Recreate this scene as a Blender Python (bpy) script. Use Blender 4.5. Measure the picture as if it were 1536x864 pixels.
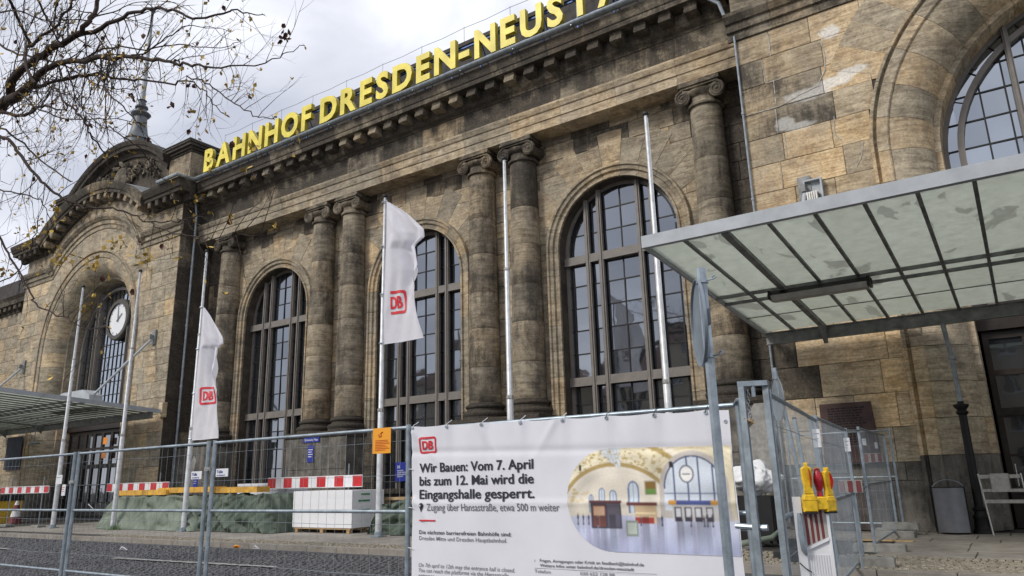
import bpy, bmesh, math, random
from mathutils import Vector, Matrix, noise
S = bpy.context.scene
for o in list(bpy.data.objects): bpy.data.objects.remove(o)
random.seed(7)
PI = math.pi
COL = S.collection

# ---------------------------------------------------------------- camera
EYE = 1.5
yaw, pitch, roll = map(math.radians, (34.0294, 14.6572, -1.4655))
fw = Vector((-math.sin(yaw)*math.cos(pitch), math.cos(yaw)*math.cos(pitch), math.sin(pitch)))
rt = Vector((math.cos(yaw), math.sin(yaw), 0)); up = rt.cross(fw)
r2 = rt*math.cos(roll)+up*math.sin(roll); u2 = -rt*math.sin(roll)+up*math.cos(roll)
cam = bpy.data.cameras.new('camera'); camo = bpy.data.objects.new('camera', cam); COL.objects.link(camo)
cam.sensor_width = 36; cam.lens = 25.657; cam.clip_start = .05; cam.clip_end = 2000
M3 = Matrix((r2, u2, -fw)).transposed()
camo.matrix_world = Matrix.Translation((0, 0, EYE)) @ M3.to_4x4()
S.camera = camo
S.render.resolution_x = 1024; S.render.resolution_y = 576

# ---------------------------------------------------------------- sky, sun, exposure
S.view_settings.view_transform = 'Standard'; S.view_settings.look = 'None'
S.view_settings.exposure = 0.62; S.view_settings.gamma = 1
SUN_EL, SUN_AZ = math.radians(38), math.radians(208)      # azimuth clockwise from +Y: behind the camera, to the left
W = bpy.data.worlds.new('World'); S.world = W; W.use_nodes = True
nt = W.node_tree; nt.nodes.clear()
def N(t, **k):
    n = nt.nodes.new(t)
    for a, b in k.items(): setattr(n, a, b)
    return n
out = N('ShaderNodeOutputWorld'); mix = N('ShaderNodeMixShader'); mix.inputs[0].default_value = .93
b1 = N('ShaderNodeBackground'); b1.inputs[1].default_value = .1
sky = N('ShaderNodeTexSky', sky_type='NISHITA', sun_disc=False, sun_elevation=SUN_EL, sun_rotation=SUN_AZ)
nt.links.new(sky.outputs[0], b1.inputs[0])
b2 = N('ShaderNodeBackground'); b2.inputs[1].default_value = 1.0
tc = N('ShaderNodeTexCoord'); mp = N('ShaderNodeMapping'); mp.inputs[3].default_value = (1.1, 1.1, 2.4)
mp.inputs[1].default_value = (0.3, 1.9, 0.4)
nz = N('ShaderNodeTexNoise'); nz.inputs['Scale'].default_value = 1.9; nz.inputs['Detail'].default_value = 7; nz.inputs['Roughness'].default_value = .5
nz.inputs['Distortion'].default_value = .35
cr = N('ShaderNodeValToRGB'); e = cr.color_ramp.elements
e[0].position = .36; e[0].color = (.40, .42, .49, 1); e[1].position = .66; e[1].color = (.90, .905, .94, 1)
m_ = e.new(.5); m_.color = (.56, .575, .635, 1)
nt.links.new(tc.outputs['Generated'], mp.inputs[0]); nt.links.new(mp.outputs[0], nz.inputs['Vector'])
nt.links.new(nz.outputs[0], cr.inputs[0]); nt.links.new(cr.outputs[0], b2.inputs[0])
nt.links.new(b1.outputs[0], mix.inputs[1]); nt.links.new(b2.outputs[0], mix.inputs[2]); nt.links.new(mix.outputs[0], out.inputs[0])
sl = bpy.data.lights.new('sun', 'SUN'); sl.energy = 1.5; sl.angle = math.radians(14); sl.color = (1, .95, .87)
so = bpy.data.objects.new('sun', sl); COL.objects.link(so)
sd = Vector((math.sin(SUN_AZ)*math.cos(SUN_EL), math.cos(SUN_AZ)*math.cos(SUN_EL), math.sin(SUN_EL)))
so.rotation_euler = sd.to_track_quat('Z', 'Y').to_euler(); so.location = (0, 0, 60)

# ---------------------------------------------------------------- materials
class Mat:
    def __init__(s, name, rough=.6, metal=0., spec=.4):
        s.m = bpy.data.materials.new(name); s.m.use_nodes = True
        s.t = s.m.node_tree; s.b = s.t.nodes['Principled BSDF']; s.o = s.t.nodes['Material Output']
        s.b.inputs['Roughness'].default_value = rough; s.b.inputs['Metallic'].default_value = metal
        s.b.inputs['Specular IOR Level'].default_value = spec
    def n(s, t, ins=None, **k):
        x = s.t.nodes.new(t)
        for a, b in k.items(): setattr(x, a, b)
        if ins:
            for a, b in ins.items():
                if isinstance(b, bpy.types.NodeSocket): s.t.links.new(b, x.inputs[a])
                else: x.inputs[a].default_value = b
        return x
    def pos(s): return s.n('ShaderNodeNewGeometry').outputs['Position']
    def mapv(s, v, scale, rot=(0, 0, 0), loc=None):
        x = s.n('ShaderNodeMapping', {0: v, 3: scale, 2: rot})
        if loc is not None: s.t.links.new(loc, x.inputs[1])
        return x.outputs[0]
    def noise(s, v, sc, det=5, rough=.6, dist=0):
        return s.n('ShaderNodeTexNoise', {'Vector': v, 'Scale': sc, 'Detail': det, 'Roughness': rough, 'Distortion': dist}).outputs[0]
    def ramp(s, f, stops, interp='LINEAR'):
        r = s.n('ShaderNodeValToRGB', {0: f}); r.color_ramp.interpolation = interp; e = r.color_ramp.elements
        while len(e) < len(stops): e.new(.5)
        for i, (p, c) in enumerate(stops):
            e[i].position = p; e[i].color = tuple(c)+(1,) if not isinstance(c, (int, float)) else (c, c, c, 1)
        return r.outputs[0]
    def mix(s, f, a, b, mode='MIX'):
        x = s.n('ShaderNodeMix', data_type='RGBA', blend_type=mode)
        for i, v in ((0, f), (6, a), (7, b)):
            if isinstance(v, bpy.types.NodeSocket): s.t.links.new(v, x.inputs[i])
            else: x.inputs[i].default_value = v if i == 0 else (tuple(v)+(1,))
        return x.outputs[2]
    def math(s, op, a, b=0., c=0., clamp=False):
        return s.n('ShaderNodeMath', {0: a, 1: b, 2: c}, operation=op, use_clamp=clamp).outputs[0]
    def col(s, c):
        if isinstance(c, bpy.types.NodeSocket): s.t.links.new(c, s.b.inputs['Base Color'])
        else: s.b.inputs['Base Color'].default_value = tuple(c)+(1,)
    def bump(s, h, strength=.4, dist=.02):
        b = s.n('ShaderNodeBump', {'Height': h, 'Strength': strength, 'Distance': dist}); s.t.links.new(b.outputs[0], s.b.inputs['Normal'])
MATS = {}
def simple(name, c, rough=.6, metal=0., var=.15, sc=3., spec=.4, bump=0.):
    """plain material with soft mottling"""
    m = Mat(name, rough, metal, spec); p = m.pos(); n = m.noise(p, sc, 5)
    dk = tuple(x*(1-var*1.6) for x in c); lt = tuple(min(1, x*(1+var)) for x in c)
    m.col(m.ramp(n, [(.3, dk), (.7, lt)]))
    if bump: m.bump(m.noise(p, sc*12, 4), bump, .01)
    MATS[name] = m.m; return m.m
# sandstone; the object's colour carries (soot, ochre, lightness)
def stone_mat():
    m = Mat('sandstone', .88, 0, .25)
    oi = m.n('ShaderNodeObjectInfo'); sep = m.n('ShaderNodeSeparateColor', {0: oi.outputs['Color']})
    soot, ochre, light = sep.outputs[0], sep.outputs[1], sep.outputs[2]
    rnd = oi.outputs['Random']; p = m.pos()
    off = m.n('ShaderNodeCombineXYZ', {0: m.math('MULTIPLY', rnd, 37.), 1: m.math('MULTIPLY', rnd, 91.), 2: m.math('MULTIPLY', rnd, 53.)}).outputs[0]
    pr = m.n('ShaderNodeVectorMath', {0: p, 1: off}, operation='ADD').outputs[0]
    bed = m.noise(m.mapv(pr, (.8, .8, 6.), (.0, .03, 0)), 1.2, 7, .7, .9)
    bed = m.math('ADD', m.math('MULTIPLY', bed, .55), m.math('MULTIPLY', m.noise(pr, 3.1, 7, .7, .2), .45))       # bedding of the stone
    mot = m.noise(pr, 1.7, 6, .6, .3)
    fine = m.noise(p, 14, 6, .7); grit = m.noise(p, 60, 3, .6)
    c0 = m.ramp(bed, [(.34, (.10, .08, .056)), (.44, (.225, .185, .125)), (.53, (.36, .30, .205)), (.66, (.50, .425, .31))])
    c1 = m.ramp(bed, [(.34, (.19, .115, .05)), (.45, (.36, .235, .105)), (.54, (.50, .355, .18)), (.66, (.58, .455, .27))])
    hue = m.math('ADD', m.math('MULTIPLY', rnd, .9), m.math('SUBTRACT', ochre, .62)); hue = m.math('MULTIPLY', hue, m.math('MULTIPLY', mot, 2.1), clamp=True)
    c = m.mix(hue, c0, c1)
    # grey weathering
    gw = m.ramp(m.noise(m.mapv(p, (1, 1, .6)), .9, 7, .65), [(.4, 0), (.62, 1)])
    c = m.mix(m.math('MULTIPLY', gw, .4), c, (.20, .185, .16))
    # dark horizontal veins
    vein = m.ramp(m.noise(m.mapv(pr, (1.0, 1.0, 26.), (0, .02, 0)), 1.7, 5, .62, .5), [(.54, 0), (.64, 1)])
    c = m.mix(m.math('MULTIPLY', vein, m.math('ADD', m.math('MULTIPLY', mot, .9), -.02)), c, (.1, .07, .045))
    # soot: crusts that follow broad patches, more where the object says so
    n1 = m.noise(p, .55, 8, .68, .5); n2 = m.noise(m.mapv(p, (2.4, 2.4, .35)), 1.1, 6, .7)
    sm = m.math('ADD', m.math('MULTIPLY', n1, .62), m.math('MULTIPLY', n2, .38))
    sm = m.math('ADD', sm, m.math('MULTIPLY', m.math('SUBTRACT', fine, .5), .42))
    sm = m.math('ADD', sm, m.math('SUBTRACT', soot, .60)); sm = m.ramp(sm, [(.36, 0), (.50, 1)])
    c = m.mix(m.math('MULTIPLY', sm, .9), c, m.ramp(fine, [(.3, (.020, .017, .015)), (.7, (.075, .064, .053))]))
    # pale lime bloom washed over a few joints of the right pavilion
    blo = None; bn = m.noise(m.mapv(p, (1.2, 1, 2.2)), 3.2, 7, .72, .4)
    for ctr, sc in (((-3.25, 19.5, 11.46), (.95, 1, 3.6)), ((-2.6, 19.5, 11.6), (1.3, 1, 4.2)), ((-3.95, 19.5, 10.78), (2.6, 1, 3.2)), ((-3.6, 19.5, 10.6), (1.6, 1, 6.)), ((-2.5, 19.5, 13.08), (2.4, 1, 3.4)), ((-2.15, 19.5, 11.75), (1.7, 1, 5.))):
        v_ = m.n('ShaderNodeVectorMath', {0: p, 1: ctr}, operation='SUBTRACT').outputs[0]; v_ = m.mapv(v_, sc, (0, .14, 0))
        l_ = m.n('ShaderNodeVectorMath', {0: v_}, operation='LENGTH').outputs['Value']; q_ = m.math('SUBTRACT', 1., l_, 0, True)
        blo = q_ if blo is None else m.math('MAXIMUM', blo, q_)
    bm_ = m.ramp(m.math('ADD', m.math('MULTIPLY', blo, .62), m.math('MULTIPLY', bn, .62)), [(.46, 0), (.62, 1)]); bm_ = m.math('MULTIPLY', bm_, m.math('GREATER_THAN', blo, .001))
    c = m.mix(m.math('MULTIPLY', bm_, .75), c, (.50, .485, .45))
    lt = m.math('ADD', m.math('MULTIPLY', light, 1.6), .2)
    lt = m.math('MULTIPLY', lt, m.math('ADD', m.math('MULTIPLY', rnd, .26), .87))
    lt = m.math('MULTIPLY', lt, m.math('ADD', m.math('MULTIPLY', m.ramp(fine, [(.3, 0), (.7, 1)]), .55), .72))
    hs = m.n('ShaderNodeHueSaturation', {'Value': lt, 'Color': c, 'Saturation': .90})
    m.col(hs.outputs[0])
    h = m.math('ADD', m.math('MULTIPLY', fine, .7), m.math('ADD', m.math('MULTIPLY', grit, .3), m.math('MULTIPLY', bed, .6)))
    m.bump(h, .8, .035)
    MATS['stone'] = m.m
stone_mat()
m = Mat('granite', .8, 0, .3); p = m.pos(); g1 = m.noise(p, 2.2, 7, .7, .3); g2 = m.noise(p, 38, 4, .7); c = m.ramp(g1, [(.32, (.055, .05, .044)), (.5, (.13, .122, .108)), (.66, (.24, .225, .195))])
c = m.mix(m.math('MULTIPLY', m.ramp(g2, [(.45, 0), (.6, 1)]), .5), c, (.06, .055, .05)); st_ = m.ramp(m.noise(m.mapv(p, (2.4, 2.4, .3)), 1.3, 6, .7), [(.5, 0), (.66, 1)]); c = m.mix(m.math('MULTIPLY', st_, .5), c, (.30, .28, .24)); m.col(c); m.bump(g2, .6, .02); MATS['granite'] = m.m
simple('mortar', (.075, .062, .05), .95, var=.35, sc=2)
simple('metal_grey', (.27, .31, .345), .5, .35, .16, 5)
simple('galvanised', (.36, .42, .47), .42, .6, .22, 9)
simple('canopy_paint', (.40, .43, .46), .5, .0, .1, 3)
simple('canopy_steel', (.22, .228, .225), .6, .1, .3, 4)
simple('mullion_paint', (.19, .172, .155), .55, 0, .12, 3)
simple('black_iron', (.014, .014, .015), .5, .2, .2, 8)
simple('dark_wood', (.021, .014, .010), .45, 0, .35, 5)
simple('slate', (.05, .045, .042), .8, 0, .4, 3, bump=.3)
simple('lead', (.30, .32, .335), .55, .2, .25, 2); simple('dark_lead', (.12, .13, .14), .55, .2, .3, 2)
simple('zinc_pipe', (.30, .335, .36), .45, .5, .2, 5)
simple('white_paint', (.74, .75, .77), .4, 0, .07, 4)
simple('pole_paint', (.62, .64, .66), .35, .1, .16, 6)
simple('yellow_plastic', (.74, .47, .02), .5, 0, .22, 26)
simple('letter_yellow', (.80, .67, .085), .45, 0, .16, 1.6)
simple('letter_side', (.47, .39, .05), .5, 0, .12, 2)
simple('blue_steel', (.03, .09, .27), .5, .2, .2, 3)
simple('red_paint', (.52, .025, .03), .4, 0, .12, 8)
simple('sign_blue', (.02, .035, .30), .35, 0, .08, 3)
simple('orange_sheet', (.85, .36, .03), .45, 0, .05, 4)
simple('print_black', (.025, .027, .04), .6, 0, .1, 4)
simple('print_grey', (.17, .17, .2), .6, 0, .1, 4)
simple('print_red', (.62, .03, .045), .55, 0, .05, 4)
simple('print_white', (.8, .8, .82), .5, 0, .03, 4)
simple('sheet_white', (.72, .74, .78), .45, 0, .06, 6)
simple('concrete', (.25, .245, .225), .9, 0, .25, 5, bump=.5)
simple('plank_yellow', (.72, .40, .06), .6, 0, .2, 4)
simple('raw_wood', (.42, .29, .15), .7, 0, .25, 6)
simple('plaque_brown', (.085, .052, .050), .45, .2, .2, 4)
simple('plaque_text', (.012, .009, .009), .6, 0, .1, 4)
simple('board_brown', (.080, .064, .058), .7, 0, .35, 4)
simple('bin_grey', (.21, .215, .235), .42, .5, .08, 5)
simple('steel_bright', (.5, .49, .46), .35, .7, .15, 14)
simple('plaster', (.34, .335, .32), .9, 0, .2, 6, bump=.6)
simple('black_plastic', (.012, .012, .013), .55, 0, .2, 5)
simple('chain_metal', (.4, .4, .4), .4, .8, .2, 20)
simple('clock_white', (.78, .80, .83), .4, 0, .04, 3)
simple('clock_rim', (.085, .078, .07), .5, .2, .2, 5)
simple('leaf_yellow', (.56, .38, .07), .6, 0, .35, 9)
simple('leaf_brown', (.085, .028, .018), .6, 0, .4, 20)
simple('render_cream', (.42, .36, .27), .9, 0, .12, .4)
simple('roof_tile', (.10, .045, .032), .85, 0, .3, 1.5)
simple('lamp_amber', (.9, .30, .02), .4, 0, .1, 4)
simple('rubber', (.03, .03, .031), .8, 0, .2, 6)
m = Mat('bark', .9, 0, .2); p = m.pos(); n = m.noise(p, 9, 6, .7)
m.col(m.ramp(n, [(.3, (.016, .012, .011)), (.55, (.05, .036, .03)), (.75, (.10, .075, .058))])); m.bump(n, .6, .02); MATS['bark'] = m.m
simple('blue_back', (.24, .285, .33), .5, .3, .12, 5); simple('sheet_dull', (.42, .41, .38), .6, 0, .15, 5); simple('red_dull', (.17, .035, .04), .6, 0, .2, 6); simple('leaf_green', (.05, .25, .12), .5, 0, .1, 4); simple('poster_blue', (.012, .018, .035), .7, 0, .5, 2); simple('weed_green', (.08, .14, .04), .7, 0, .3, 9)
# red translucent lamp lens
m = Mat('lens_red', .28, 0, .5); m.col(m.ramp(m.noise(m.pos(), 40, 4), [(.35, (.22, .008, .015)), (.65, (.46, .012, .028))])); MATS['lens_red'] = m.m
# window glass: dark room behind, strong mirror of the sky and the street
def glass_mat(name, refl, tint=(.55, .6, .68), base=(.012, .014, .016)):
    m = Mat(name, .06, 0, .8); oi = m.n('ShaderNodeObjectInfo')
    m.col(m.mix(m.noise(m.pos(), .8, 3), base, tuple(x*2.2 for x in base)))
    g = m.n('ShaderNodeBsdfGlossy', {'Color': tint+(1,), 'Roughness': .025})
    bp = m.n('ShaderNodeBump', {'Height': m.noise(m.pos(), 1.1, 2), 'Strength': .06, 'Distance': .05})
    m.t.links.new(bp.outputs[0], g.inputs['Normal'])
    lw = m.n('ShaderNodeFresnel', {'IOR': 1.5}).outputs[0]
    f = m.math('ADD', m.math('MULTIPLY', lw, .9), refl, clamp=True)
    f = m.math('MULTIPLY', f, m.math('ADD', m.math('MULTIPLY', oi.outputs['Random'], .35), .8), clamp=True)
    x = m.n('ShaderNodeMixShader', {0: f, 1: m.b.outputs[0], 2: g.outputs[0]})
    m.t.links.new(x.outputs[0], m.o.inputs[0]); MATS[name] = m.m
glass_mat('glass', .30); glass_mat('glass_bright', .42, (.66, .72, .8)); glass_mat('glass_dark', .06)
# frosted canopy glass
def canopy_glass():
    m = Mat('canopy_glass', .35, 0, .5); p = m.pos()
    oi = m.n('ShaderNodeObjectInfo').outputs['Random']
    st = m.noise(m.mapv(p, (1.9, .8, 1), (0, 0, 0), m.n('ShaderNodeCombineXYZ', {0: m.math('MULTIPLY', oi, 9.), 1: m.math('MULTIPLY', oi, 17.), 2: 0.}).outputs[0]), .85, 4, .5, .8)
    wet = m.ramp(st, [(.61, 0), (.625, 1)]); edge = m.ramp(st, [(.595, 0), (.615, 1), (.65, .3)])
    fine = m.noise(p, 5, 6, .7)
    c = m.ramp(fine, [(.3, (.66, .69, .64)), (.7, (.79, .82, .77))])
    c = m.mix(m.math('MULTIPLY', edge, .28), c, (.34, .33, .28)); c = m.mix(m.math('MULTIPLY', wet, .34), c, (.38, .39, .37))
    c = m.mix(m.math('MULTIPLY', oi, .12), c, (.45, .45, .36))
    d = m.n('ShaderNodeBsdfDiffuse', {0: c}); t = m.n('ShaderNodeBsdfTranslucent', {0: c})
    x = m.n('ShaderNodeMixShader', {0: .75, 1: d.outputs[0], 2: t.outputs[0]})
    g = m.n('ShaderNodeBsdfGlossy', {1: .25}); y = m.n('ShaderNodeMixShader', {0: .05, 1: x.outputs[0], 2: g.outputs[0]})
    m.t.links.new(y.outputs[0], m.o.inputs[0]); MATS['canopy_glass'] = m.m
canopy_glass()
def cloth(name, c, trans=.35, sc=5, dk=None):
    m = Mat(name, .7, 0, .2); p = m.pos()
    cc = m.ramp(m.noise(p, sc, 5), [(.3, tuple(x*.93 for x in c) if dk is None else dk), (.7, c)])
    d = m.n('ShaderNodeBsdfPrincipled', {'Base Color': cc, 'Roughness': .65, 'Specular IOR Level': .2}); t = m.n('ShaderNodeBsdfTranslucent', {0: cc})
    x = m.n('ShaderNodeMixShader', {0: trans, 1: d.outputs[0], 2: t.outputs[0]})
    m.t.links.new(x.outputs[0], m.o.inputs[0]); MATS[name] = m.m
cloth('flag_cloth', (.90, .90, .97), .35); cloth('banner_cloth', (.83, .835, .90), .15, 2.2, (.77, .77, .835))
cloth('tarp', (.235, .27, .22), .05, 1.6, (.14, .175, .135)); cloth('tarp_dark', (.14, .175, .135), .05, 2.4, (.05, .07, .055))
cloth('wrap_white', (.86, .87, .90), .1, 4)
# picture: vertex colours of the printed photograph
m = Mat('picture_print', .6, 0, .2); a = m.n('ShaderNodeVertexColor', layer_name='Col'); m.col(a.outputs[0]); MATS['picture'] = m.m
# ground materials
m = Mat('paving_stone', .85, 0, .3); p = m.pos(); oi = m.n('ShaderNodeObjectInfo').outputs['Random']
n = m.noise(p, 4, 7, .7); c = m.ramp(n, [(.3, (.20, .18, .155)), (.7, (.36, .33, .29))])
c = m.mix(m.math('MULTIPLY', oi, .3), c, (.34, .33, .31)); st_ = m.ramp(m.noise(p, .7, 6, .7), [(.42, 0), (.62, 1)]); c = m.mix(m.math('MULTIPLY', st_, .45), c, (.12, .105, .09)); m.col(c); m.bump(m.noise(p, 30, 5, .7), .4, .01); MATS['paving'] = m.m
m = Mat('cobble_stone', .7, 0, .4); p = m.pos(); v = m.n('ShaderNodeTexVoronoi', {'Vector': p, 'Scale': 5.5}).outputs['Distance']
n = m.noise(p, 12, 6, .7); c = m.ramp(n, [(.3, (.045, .046, .05)), (.7, (.105, .106, .112))]); c = m.mix(.22, c, v, 'OVERLAY')
m.col(c); m.bump(m.noise(p, 40, 4, .7), .5, .01); MATS['cobble'] = m.m
m = Mat('mosaic_stone', .85, 0, .3); p = m.pos(); v = m.n('ShaderNodeTexVoronoi', {'Vector': p, 'Scale': 9}).outputs['Distance']
n = m.noise(p, 7, 6, .7); c = m.ramp(n, [(.3, (.15, .13, .10)), (.7, (.37, .33, .26))]); c = m.mix(.2, c, v, 'OVERLAY')
m.col(c); m.bump(m.noise(p, 40, 4, .7), .4, .01); MATS['mosaic'] = m.m
simple('ground_dirt', (.06, .056, .05), .95, 0, .3, 1.2, bump=.4)
simple('asphalt', (.085, .085, .088), .9, 0, .25, 2, bump=.6)
simple('road_line', (.42, .41, .38), .8, 0, .3, 6)

# ---------------------------------------------------------------- mesh helpers
class MB:
    def __init__(s): s.v = []; s.f = []; s.m = []; s.cur = 0
    def add(s, vs, fs):
        b = len(s.v); s.v += [tuple(v) for v in vs]; s.f += [tuple(b+i for i in f) for f in fs]; s.m += [s.cur]*len(fs); return s
    def box(s, x0, x1, y0, y1, z0, z1):
        x0, x1 = min(x0, x1), max(x0, x1); y0, y1 = min(y0, y1), max(y0, y1); z0, z1 = min(z0, z1), max(z0, z1)
        return s.add([(x0, y0, z0), (x1, y0, z0), (x1, y1, z0), (x0, y1, z0), (x0, y0, z1), (x1, y0, z1), (x1, y1, z1), (x0, y1, z1)],
            [(0, 3, 2, 1), (4, 5, 6, 7), (0, 1, 5, 4), (1, 2, 6, 5), (2, 3, 7, 6), (3, 0, 4, 7)])
    def prism(s, poly, a, b, axis='y', ch=0.):
        """poly: 2-D outline; extruded along axis from a (front, chamfered) to b"""
        n = len(poly)
        def P(u, v, w):
            return {'y': (u, w, v), 'x': (w, u, v), 'z': (u, v, w)}[axis]
        cx = sum(p[0] for p in poly)/n; cy = sum(p[1] for p in poly)/n
        vs = [P(u, v, b) for u, v in poly]; fs = [tuple(range(n))]
        if ch:
            a2 = a+(ch if b > a else -ch); vs += [P(u, v, a2) for u, v in poly]
            ins = []
            for u, v in poly:
                d = math.hypot(u-cx, v-cy) or 1; k = ch*1.3/d
                ins.append((u+(cx-u)*k, v+(cy-v)*k))
            vs += [P(u, v, a) for u, v in ins]
            fs += [tuple(range(3*n-1, 2*n-1, -1))]
            for i in range(n):
                j = (i+1) % n; fs += [(j, i, n+i, n+j), (n+j, n+i, 2*n+i, 2*n+j)]
        else:
            vs += [P(u, v, a) for u, v in poly]; fs += [tuple(range(2*n-1, n-1, -1))]
            for i in range(n):
                j = (i+1) % n; fs += [(j, i, n+i, n+j)]
        return s.add(vs, fs)
    def tube(s, pts, r, n=8, cap=True):
        pts = [Vector(p) for p in pts]
        rs = r if isinstance(r, (list, tuple)) else [r]*len(pts)
        vs = []; ref = None
        for i, p in enumerate(pts):
            t = (pts[min(i+1, len(pts)-1)]-pts[max(i-1, 0)])
            if t.length < 1e-9: t = Vector((0, 0, 1))
            t.normalize()
            if ref is None: ref = Vector((0, 0, 1)) if abs(t.z) < .9 else Vector((1, 0, 0))
            u = t.cross(ref).normalized(); ref = u.cross(t).normalized()
            for k in range(n):
                a = 2*PI*k/n; vs.append(p+(u*math.cos(a)+ref*math.sin(a))*rs[i])
        fs = [(i*n+k, i*n+(k+1) % n, (i+1)*n+(k+1) % n, (i+1)*n+k) for i in range(len(pts)-1) for k in range(n)]
        if cap: fs += [tuple(range(n-1, -1, -1)), tuple(range((len(pts)-1)*n, len(pts)*n))]
        return s.add(vs, fs)
    def lathe(s, prof, c=(0, 0, 0), n=24, axis='z', a0=0, a1=2*PI, cap=True):
        """prof: (r, h) list"""
        full = abs(a1-a0-2*PI) < 1e-6; m = n if full else n+1; vs = []
        for r, h in prof:
            for k in range(m):
                a = a0+(a1-a0)*k/n; x, y = r*math.cos(a), r*math.sin(a)
                q = {'z': (x, y, h), 'y': (x, h, y), 'x': (h, x, y)}[axis]
                vs.append((c[0]+q[0], c[1]+q[1], c[2]+q[2]))
        fs = [(i*m+k, i*m+(k+1) % m, (i+1)*m+(k+1) % m, (i+1)*m+k) for i in range(len(prof)-1) for k in range(n)]
        if full and cap: fs += [tuple(range(m-1, -1, -1)), tuple(range((len(prof)-1)*m, len(prof)*m))]
        return s.add(vs, fs)
    def sweep(s, frames, prof, closed=True, cap=True):
        """frames: functions mapping a profile point to 3-D; prof: list of 2-D points"""
        n = len(prof); vs = [f(*p) for f in frames for p in prof]
        rng = range(n) if closed else range(n-1)
        fs = [(i*n+k, i*n+(k+1) % n, (i+1)*n+(k+1) % n, (i+1)*n+k) for i in range(len(frames)-1) for k in rng]
        if cap and closed: fs += [tuple(range(n-1, -1, -1)), tuple(range((len(frames)-1)*n, len(frames)*n))]
        return s.add(vs, fs)
    def mesh(s, name, mats, smooth=0, loc=(0, 0, 0)):
        me = bpy.data.meshes.new(name)
        me.from_pydata([(v[0]-loc[0], v[1]-loc[1], v[2]-loc[2]) for v in s.v], [], s.f)
        for m in (mats if isinstance(mats, (list, tuple)) else [mats]): me.materials.append(MATS[m])
        me.polygons.foreach_set('material_index', s.m)
        bm = bmesh.new(); bm.from_mesh(me); bmesh.ops.recalc_face_normals(bm, faces=bm.faces); bm.to_mesh(me); bm.free()
        if smooth:
            me.polygons.foreach_set('use_smooth', [True]*len(me.polygons)); me.set_sharp_from_angle(angle=math.radians(smooth))
        me.update(); return me
def root_loc(o):
    v = Vector((0, 0, 0))
    while o is not None: v += o.location; o = o.parent
    return v
def build(name, mb, mat, parent=None, label=None, smooth=0, color=None, kind=None, loc=None):
    """mb in world coordinates (parents are unrotated while building)"""
    base = root_loc(parent) if parent else Vector((0, 0, 0)); L = Vector(loc) if loc is not None else base
    o = bpy.data.objects.new(name, mb.mesh(name, mat, smooth, L)); COL.objects.link(o); o.location = L-base
    if parent: o.parent = parent
    if label: o['label'] = label
    if kind: o['kind'] = kind
    if color: o.color = tuple(color)+(1,)
    return o
def tag(o, label, cat, group=None):
    o['label'] = label; o['category'] = cat
    if group: o['group'] = group
    return o
def thing(name, label, cat, loc=(0, 0, 0), group=None, rz=0):
    o = bpy.data.objects.new(name, None); COL.objects.link(o); o.location = loc; o.rotation_euler.z = rz; o.empty_display_size = .2
    return tag(o, label, cat, group)
def tree_copy(o, parent=None, loc=None, rz=None, label=None):
    c = o.copy(); COL.objects.link(c); c.parent = parent
    if loc is not None: c.location = loc
    if rz is not None: c.rotation_euler.z = rz
    if label: c['label'] = label
    for ch in list(o.children): tree_copy(ch, c)
    return c
def put(mesh, name, parent, wloc, color=None, rot=None, label=None):
    """another object on shared mesh data"""
    o = bpy.data.objects.new(name, mesh); COL.objects.link(o); o.parent = parent; o.location = Vector(wloc)-root_loc(parent)
    if rot: o.rotation_euler = rot
    if color: o.color = tuple(color)+(1,)
    if label: o['label'] = label
    return o
def text_shape(body, size, extrude=0., bold=0., sx=1., shear=0., spacing=1.):
    cu = bpy.data.curves.new('t', 'FONT'); cu.body = body; cu.size = size; cu.extrude = extrude; cu.offset = bold; cu.shear = shear
    cu.resolution_u = 3; cu.space_character = spacing
    ob = bpy.data.objects.new('t', cu); COL.objects.link(ob)
    dg = bpy.context.evaluated_depsgraph_get(); dg.update(); ev = ob.evaluated_get(dg); me = ev.to_mesh()
    vs = [(v.co.x*sx, v.co.y, v.co.z) for v in me.vertices]; fs = [tuple(p.vertices) for p in me.polygons]
    ev.to_mesh_clear(); bpy.data.objects.remove(ob); bpy.data.curves.remove(cu)
    return vs, fs
def text_fit(mb, body, x, z, width, y, bold=0., cap=None, size=None, fn=None, shear=0.):
    """flat lettering facing -y, left end x, baseline z, scaled to a width (and cap height)"""
    sz = size or cap/.69
    heavy = bold > .008 and cap is not None and cap > .03
    vs, fs = text_shape(body, sz, 0, (bold*.25 if heavy else bold)*sz, 1, shear)
    if not vs: return
    x0 = min(v[0] for v in vs); x1 = max(v[0] for v in vs); k = width/(x1-x0) if width else 1
    for rep in range(4 if heavy else 1):
        dx = (rep-1.5)*sz*bold*.55 if heavy else 0; dz = (.4 if rep % 2 else -.4)*sz*bold*.5 if heavy else 0; pts = []
        for v in vs:
            X = x+(v[0]-x0)*k+dx; Z = z+v[1]+dz; pts.append((X, (y if fn is None else fn(X, Z)+y)-.0005*rep, Z))
        mb.add(pts, fs)
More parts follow.
